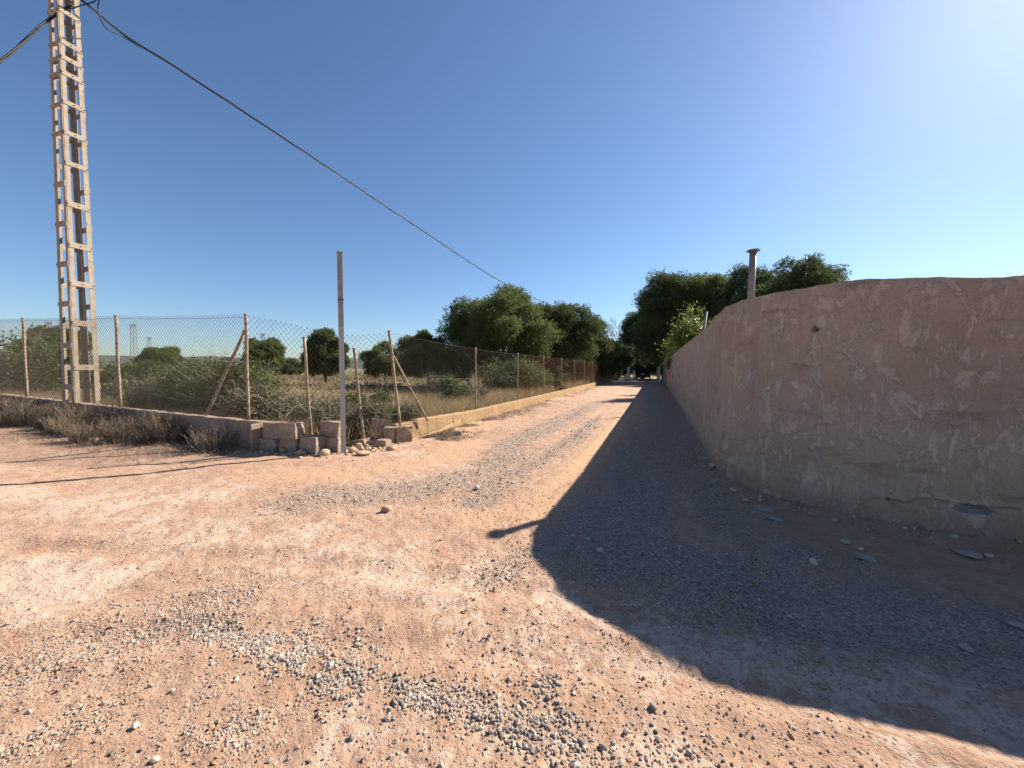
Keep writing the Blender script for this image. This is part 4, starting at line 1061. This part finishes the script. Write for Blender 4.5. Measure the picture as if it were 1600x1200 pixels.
leafy((-6.25, 9.4), 1.5, 1.9, 217, 'half dead tangle of twigs behind the sloping fence brace', nclump=20, nleaf=4500, size=.035, twigs=380, mat='olive')
leafy((-9.9, 10.6), 1.1, 2.0, 218, 'low yellowing scrub at the pylon foot behind the wall', nclump=18, nleaf=5000, size=.035, mat='olive', twigs=160)
leafy((-5.3, 9.3), 1.05, 1.9, 219, 'brown twiggy scrub right behind the braced fence post', nclump=20, nleaf=4200, size=.032, twigs=420, mat='olive')
leafy((-4.3, 9.0), .98, 1.6, 220, 'brown and green scrub behind the leaning post in the gap', nclump=18, nleaf=3800, size=.032, twigs=380, mat='olive')
leafy((-3.4, 9.1), .92, 1.4, 221, 'low scrub in the wall gap behind the steel post', nclump=18, nleaf=3600, size=.032, twigs=320, mat='olive')
leafy((-4.4, 11.8), 1.15, 2.4, 222, 'green topped scrub further back behind the steel post', nclump=20, nleaf=5200, size=.04, twigs=160, mat='bush')
leafy((-2.75, 10.3), .85, 1.5, 223, 'dry low scrub behind the start of the lane fence', nclump=18, nleaf=3200, size=.032, twigs=300, mat='olive')
# shrubs along the lane fence
leafy((-2.2, 14.0), 1.55, 1.5, 231, 'bright green bush behind the first lane fence panel', nclump=18, nleaf=5200, size=.045)
leafy((.0, 21.0), 2.6, 3.9, 232, 'big dark green mastic bush behind the lane fence', nclump=34, nleaf=16000, size=.05, zc=.02)
leafy((1.5, 25.0), 2.3, 3.2, 233, 'second dark green bush along the lane fence', nclump=26, nleaf=10000, size=.05, zc=.02)
leafy((2.75, 24.2), 1.35, 1.3, 234, 'light green bush leaning on the lane fence', nclump=20, nleaf=6000, size=.05, zc=.02)
leafy((-1.35, 14.6), 1.75, 1.3, 235, 'bare twisted grey shrub behind the lane fence', nclump=12, nleaf=300, size=.035, twigs=260, mat='olive')
leafy((-3.1, 16.5), 1.6, 2.6, 236, 'leafless dark thicket behind the braced lane post', nclump=20, nleaf=1800, size=.04, twigs=500, mat='olive', twig_m='bark')
leafy((3.3, 29.5), 1.9, 3.0, 237, 'dull bush half way down the lane fence', nclump=18, nleaf=5000, size=.06)
# bare tree at the lane end
def bare_tree():
    rng = np.random.default_rng(55); p = PX2(968, 59); H = ztop(490, 59)
    root = thing('bare_tree', 'leafless grey tree beside the far end of the lane fence', 'tree', (p[0], p[1], 0))
    b = MB(); tip = limb(b, (0, 0, 0), (.2, 0, H * .45), .20, .12, rng, 6, .03, 7)[-1]
    def grow(p, d, L, r, lv):
        e = p + d * L; limb(b, p, e, r, r * .55, rng, 4, .07, 4)
        if lv == 0: return
        for _ in range(4 if lv > 1 else 5):
            nd = d + rng.normal(size=3) * .55; nd[2] += .15; nd /= np.linalg.norm(nd); s = p + (e - p) * rng.uniform(.35, 1)
            grow(s, nd, L * rng.uniform(.5, .75), r * .5, lv - 1)
    for _ in range(7):
        d = np.array([rng.normal() * .5, rng.normal() * .5, 1]); d /= np.linalg.norm(d); grow(tip - [0, 0, rng.uniform(0, H * .2)], d, H * .28, .07, 3)
    b.build('trunk', M['bark'], root, False)
bare_tree()

# grass and scrub beyond counting
def blades(P, h, wd, rng, lean=.35):
    n = len(P); a = rng.random(n) * 6.283; A = np.stack([np.cos(a), np.sin(a), 0 * a], 1) * wd[:, None]
    L = np.stack([rng.normal(size=n) * lean, rng.normal(size=n) * lean, np.ones(n)], 1) * h[:, None]
    bend = np.stack([rng.normal(size=n), rng.normal(size=n), -.2 * np.ones(n)], 1) * (h * .22)[:, None]
    m = P + L * .55; t = P + L + bend
    V = np.stack([P - A, P + A, m + A * .6, m - A * .6, t], 1).reshape(-1, 3); k = np.arange(n)[:, None] * 5
    return V, k + np.array([[0, 1, 2, 3]]), k + np.array([[3, 2, 4]])
def grass_obj(name, X, Y, h, wd, mat, tint, rng, label, cat, lean=.35):
    P = np.stack([X, Y, zg(X, Y) - .01], 1); V, Q, T = blades(P, h, wd, rng, lean)
    o = obj(name, mesh_np(name, V, [Q, T], dict(tint=np.repeat(np.clip(tint, 0, 1), 5))), M[mat], kind='stuff'); o['label'] = label; o['category'] = cat
def lane_side(x, y): return (x - LL[2][0]) * LD[1] - (y - LL[2][1]) * LD[0]     # <0 : field side
def wing_side(x, y): return (y - 7.64) - (-.3137) * (x + 5.26)                  # >0 : field side
def in_field(x, y): return (wing_side(x, y) > .25) & (lane_side(x, y) < -.25)
rg = np.random.default_rng(31)
def scatter(n, y0, y1, u0, u1, clump=.5):
    y = y0 * (y1 / y0) ** rg.random(n); u = rg.uniform(u0, u1, n); return u * y, y
# tall dry grass close behind the lane fence
t = rg.random(24000); d = rg.uniform(.3, 3.4, 24000); s_ = 60 ** rg.random(24000) - 3.0
gx = LL[2][0] + LD[0] * s_ - LD[1] * d; gy = LL[2][1] + LD[1] * s_ + LD[0] * d
k = in_field(gx, gy) & (fbm(gx * .8, gy * .8, 44, 3) > .40); gx, gy = gx[k], gy[k]
grass_obj('dry_grass', gx, gy, rg.uniform(.35, .85, len(gx)), rg.uniform(.004, .007, len(gx)) * np.clip(gy / 10, 1, 3), 'dry', rg.normal(.5, .22, len(gx)), rg, 'tall straw coloured dry grass behind the lane fence', 'grass', .3)
# straw grass close behind the left wing and in the gap
n = 26000; gx = rg.uniform(-17, -4.3, n); gy = 7.64 - .3137 * (gx + 5.26) + .22 + np.abs(rg.normal(size=n)) * 1.3
k = in_field(gx, gy) & (fbm(gx * 1.1, gy * 1.1, 45, 3) > .38); gx, gy = gx[k], gy[k]
grass_obj('straw_grass', gx, gy, rg.uniform(.2, .62, len(gx)), rg.uniform(.003, .0055, len(gx)), 'dry', rg.normal(.35, .25, len(gx)), rg, 'straw grass growing close behind the left fence', 'grass', .4)
# scrub over the field
x, y = scatter(60000, 8, 90, -1.7, .25); k = in_field(x, y) & (fbm(x * .6, y * .6, 46, 4) > .44); x, y = x[k], y[k]
grass_obj('field_scrub', x, y, rg.uniform(.15, .65, len(x)) * (.6 + .8 * fbm(x * .5, y * .5, 48, 3)), rg.uniform(.004, .009, len(x)) * np.clip(y / 9, 1, 8), 'dry', rg.normal(.22, .25, len(x)), rg, 'brown dry scrub covering the open field behind the fences', 'scrub', .6)
x, y = scatter(45000, 9, 260, -1.8, .28); k = in_field(x, y) & (fbm(x * .25, y * .25, 49, 4) > .50); x, y = x[k], y[k]
P = np.stack([x, y, zg(x, y) + rg.random(len(x)) ** 1.4 * .75 * fbm(x * .4, y * .4, 52, 3)], 1)
V, F = leaves(P, np.tile([0, 0, 1.0], (len(P), 1)), rg.uniform(.03, .05, len(P)) * np.clip(y / 11, 1, 7), rg, .5, 1.2)
o = obj('low_scrub', mesh_np('low_scrub', V, F, dict(tint=np.repeat(np.clip(rg.normal(.4, .25, len(P)), 0, 1), 4))), M['olive'], kind='stuff'); o['label'] = 'grey green low scrub spread over the far field'; o['category'] = 'scrub'
# grass sprouting at the feet of the low walls and along the lane edges
# dead brush along the left wing
def brush_proto(seed, H, W, n, pale):
    rng = np.random.default_rng(seed); b = MB()
    for _ in range(n):
        a = rng.random() * 6.283; rr = rng.uniform(0, .22) * W; p = np.array([math.cos(a) * rr, math.sin(a) * rr, 0])
        L = H * rng.uniform(.5, 1.05); d = np.array([math.cos(a) * rng.uniform(.1, .75) * W / H * .5, math.sin(a) * rng.uniform(.1, .75) * W / H * .5, 1.0]); d /= np.linalg.norm(d)
        e = p + d * L; tt_ = np.clip(rng.normal(pale, .2), 0, 1)
        t = np.linspace(0, 1, 4)[:, None]; Pm = p + (e - p) * t + np.array([0, 0, .12 * L]) * t * t + rng.normal(size=3) * .05 * L * np.sin(t * 3.1)
        b.tube(Pm, [.0062, .0054, .004, .002], 3, tt_, False)
        for _ in range(4):
            q = Pm[1] + (Pm[3] - Pm[1]) * rng.random(); dd = d + rng.normal(size=3) * .55; dd[2] = abs(dd[2]); dd /= np.linalg.norm(dd)
            b.tube([q, q + dd * L * .16, q + dd * L * .28 + [0, 0, .05 * L]], [.0038, .003, .0015], 3, tt_, False)
    return b.mesh('stems', False, 'tint')
BP = [brush_proto(401 + k, [.50, .58, .45][k], [.95, 1.05, .9][k], 150, .38) for k in range(3)]
rb_ = random.Random(9)
wl = np.array([(x_, 7.64 - .3137 * (x_ + 5.26) - .1) for x_ in (-5.0, -30.0)])
spots = []
for xx in np.arange(-6.9, -16.5, -.52):
    yc = 7.64 - .3137 * (xx + 5.26) - .32
    spots.append((xx + rb_.uniform(-.2, .2), yc - rb_.uniform(.0, .3), rb_.uniform(.75, 1.1)))
    if xx < -7.4: spots.append((xx + rb_.uniform(-.25, .25), yc - rb_.uniform(.45, .85), rb_.uniform(.5, .85)))
def brush_label(xx, yy_):
    where = 'right of the second fence post' if xx > -8.9 else ('between pylon and second fence post' if xx > -10.6 else ('below the pylon' if xx > -11.6 else ('between pylon and leftmost fence post' if xx > -13.2 else 'left of the leftmost fence post')))
    row = 'against the wall' if yy_ > 7.64 - .3137 * (xx + 5.26) - .70 else 'on the road side'
    return 'dead brown brush tuft %s, %s' % (where, row)
for k, (xx, yy_, sc) in enumerate(spots):
    r_ = thing('dead_brush', brush_label(xx, yy_), 'brush', (xx, yy_, zg1(xx, yy_) - .02), 'dead brush row along the left wall', rb_.random() * 6)
    r_.scale = (sc, sc, sc)
    obj('stems', BP[k % 3], M['drydark'], r_, kind='stuff')
r_ = thing('dead_brush', 'pale spiky dead brush at the right end of the brush row', 'brush', (-5.75, 7.35, zg1(-5.75, 7.35) - .02)); obj('stems', brush_proto(411, .46, 1.0, 110, .8), M['drydark'], r_, kind='stuff')
# low dry weeds on the ground in front of the brush and at wall feet
n = 9000; x = rg.uniform(-15, -5.2, n); y = 7.64 - .3137 * (x + 5.26) - .3 - np.abs(rg.normal(size=n)) * .75
k = fbm(x * 1.4, y * 1.8, 66, 3) > .47; x, y = x[k], y[k]
grass_obj('dry_weeds', x, y, rg.uniform(.04, .16, len(x)), rg.uniform(.003, .005, len(x)), 'drydark', rg.normal(.55, .25, len(x)), rg, 'flattened dry weeds on the ground before the brush row', 'weeds', 1.3)
n = 15000; s_ = 40 ** rg.random(n) - 4.0; d = -.12 - np.abs(rg.normal(size=n)) * .55; x = LL[2][0] + LD[0] * s_ - LD[1] * d; y = LL[2][1] + LD[1] * s_ + LD[0] * d
k = (fbm(x * 1.6, y * 1.6, 67, 3) > .47) & (y > 7.9); x, y = x[k], y[k]
grass_obj('dry_litter', x, y, rg.uniform(.02, .07, len(x)), rg.uniform(.004, .009, len(x)), 'drydark', rg.normal(.3, .25, len(x)), rg, 'dead leaf litter and weeds at the foot of the ochre wall', 'litter', 1.6)

# ------------------------------------------------------------------ far things
# parked car at the lane end
def build_car():
    p = at(1004, 590, 50.5); root = thing('parked_car', 'black car parked in the shade at the end of the lane', 'car', (p[0], p[1], 0), None, -math.atan2(LD[0], LD[1]))
    prof = [(0, .42), (0, .85), (.06, 1.02), (.35, 1.08), (.62, 1.58), (1.0, 1.68), (2.5, 1.66), (3.3, 1.10), (4.35, .95), (4.5, .75), (4.5, .40)]
    W = .92; V = []
    for sx_, ins in ((-1, 0), (1, 0)):
        for (yy, zz) in prof: V.append((sx_ * (W - (.17 if zz > 1.2 else (.03 if zz > .9 else .0))), yy, zz))
    n = len(prof); Q = [(k, (k + 1) % n, n + (k + 1) % n, n + k) for k in range(n)]
    me = bpy.data.meshes.new('body'); me.from_pydata(V, [], [q[::-1] for q in Q] + [tuple(range(n)), tuple(range(2 * n - 1, n - 1, -1))]); me.update()
    obj('body', me, M['car_paint'], root)
    b = MB(); b.add([(-.66, .37, 1.14), (.66, .37, 1.14), (.60, .585, 1.53), (-.60, .585, 1.53)], [(0, 1, 2, 3)]); o = b.build('rear_window', M['car_glass'], root); o.location = (0, -.012, .004)
    b = MB(); b.box(-.26, .26, -.02, -.004, .78, .89); b.build('number_plate', M['white'], root)
    for s in (-1, 1):
        b = MB(); b.box(s * .86 - .06, s * .86 + .06, -.02, .1, .82, 1.0); b.build('tail_light', M['red'], root)
        b = MB(); b.box(s * .99 - .08, s * .99 + .08, 2.9, 3.05, 1.1, 1.25); b.build('mirror', M['car_paint'], root)
        for yy in (.85, 3.6):
            b = MB(); b.tube([(s * .80, yy, .33), (s * .945, yy, .33)], .33, 18); wh = b.build('wheel', M['tyre'], root)
            b = MB(); b.tube([(s * .94, yy, .33), (s * .95, yy, .33)], .20, 14); b.build('rim', M['galv'], wh)
    b = MB(); b.box(-.9, .9, -.06, .02, .45, .66); b.build('bumper', M['tyre'], root)
build_car()
def pillar(px, Y, wd, h, label, m='white'):
    p = PX2(px, Y); root = thing('gate_pillar', label, 'pillar', (p[0], p[1], 0), None, -math.atan2(LD[0], LD[1]))
    b = MB(); b.box(-wd / 2, wd / 2, -wd / 2, wd / 2, -.1, h); b.build('shaft', M[m], root)
    b = MB(); b.box(-wd / 2 - .05, wd / 2 + .05, -wd / 2 - .05, wd / 2 + .05, h + .002, h + .09); b.build('cap', M[m], root)
pillar(982, 57.5, .36, 1.75, 'left pale gate pillar at the lane end')
pillar(990.5, 58.5, .26, 1.2, 'short pale gate pillar left of the parked car')
pillar(1029, 49, .42, 1.75, 'pale gate pillar by the far end of the tall wall', 'galv')
# small shed in the field
p = at(372, 570, 58); sh = thing('field_shed', 'low shed with a pale flat roof far in the field', 'shed', (p[0], p[1], .0))
b = MB(); b.box(-2.0, 2.0, -1.2, 1.2, 0, 2.55); b.build('wall', M['bark'], sh)
b = MB(); b.box(-2.3, 2.3, -1.5, 1.5, 2.552, 2.75); b.build('roof', M['white'], sh)
b = MB(); b.box(-.5, .3, -1.23, -1.204, .0, 1.9); b.build('door', M['galv_rust'], sh)
# power pylons on the skyline
def lattice(px, ytop, Y, label, arm=6.0):
    p = PX2(px, Y); H = ztop(ytop, Y); root = thing('power_pylon', label, 'pylon', (p[0], p[1], 0))
    b = MB(); w0, w1 = H * .045, H * .028
    for sx_ in (-1, 1):
        for sy_ in (-1, 1): b.tube([(sx_ * w0, sy_ * w0, 0), (sx_ * w1, sy_ * w1, H)], .16, 4)
    for k in range(9):
        z0, z1 = H * k / 9, H * (k + 1) / 9; a0 = w0 + (w1 - w0) * k / 9; a1 = w0 + (w1 - w0) * (k + 1) / 9
        for s in (-1, 1):
            b.tube([(-a0, s * a0, z0), (a1, s * a1, z1)], .09, 3); b.tube([(s * a0, -a0, z0), (s * a1, a1, z1)], .09, 3)
    b.build('mast', M['galv_rust'], root)
    b = MB(); b.tube([(-arm / 2, 0, H), (arm / 2, 0, H)], .22, 4)
    for s in (-1, 1): b.tube([(s * arm / 2, 0, H), (0, 0, H * .95)], .1, 3)
    b.build('crossarm', M['galv_rust'], root)
lattice(211, 508, 190, 'nearest lattice power pylon on the skyline above the bushes', 3.2)
lattice(235, 528, 300, 'small distant pylon right of the larger skyline pylon', 4.0)
lattice(412, 522, 260, 'distant pylon top above the round field tree', 4.6)
lattice(80, 504, 170, 'distant pylon above the umbrella pine at left', 3.2)
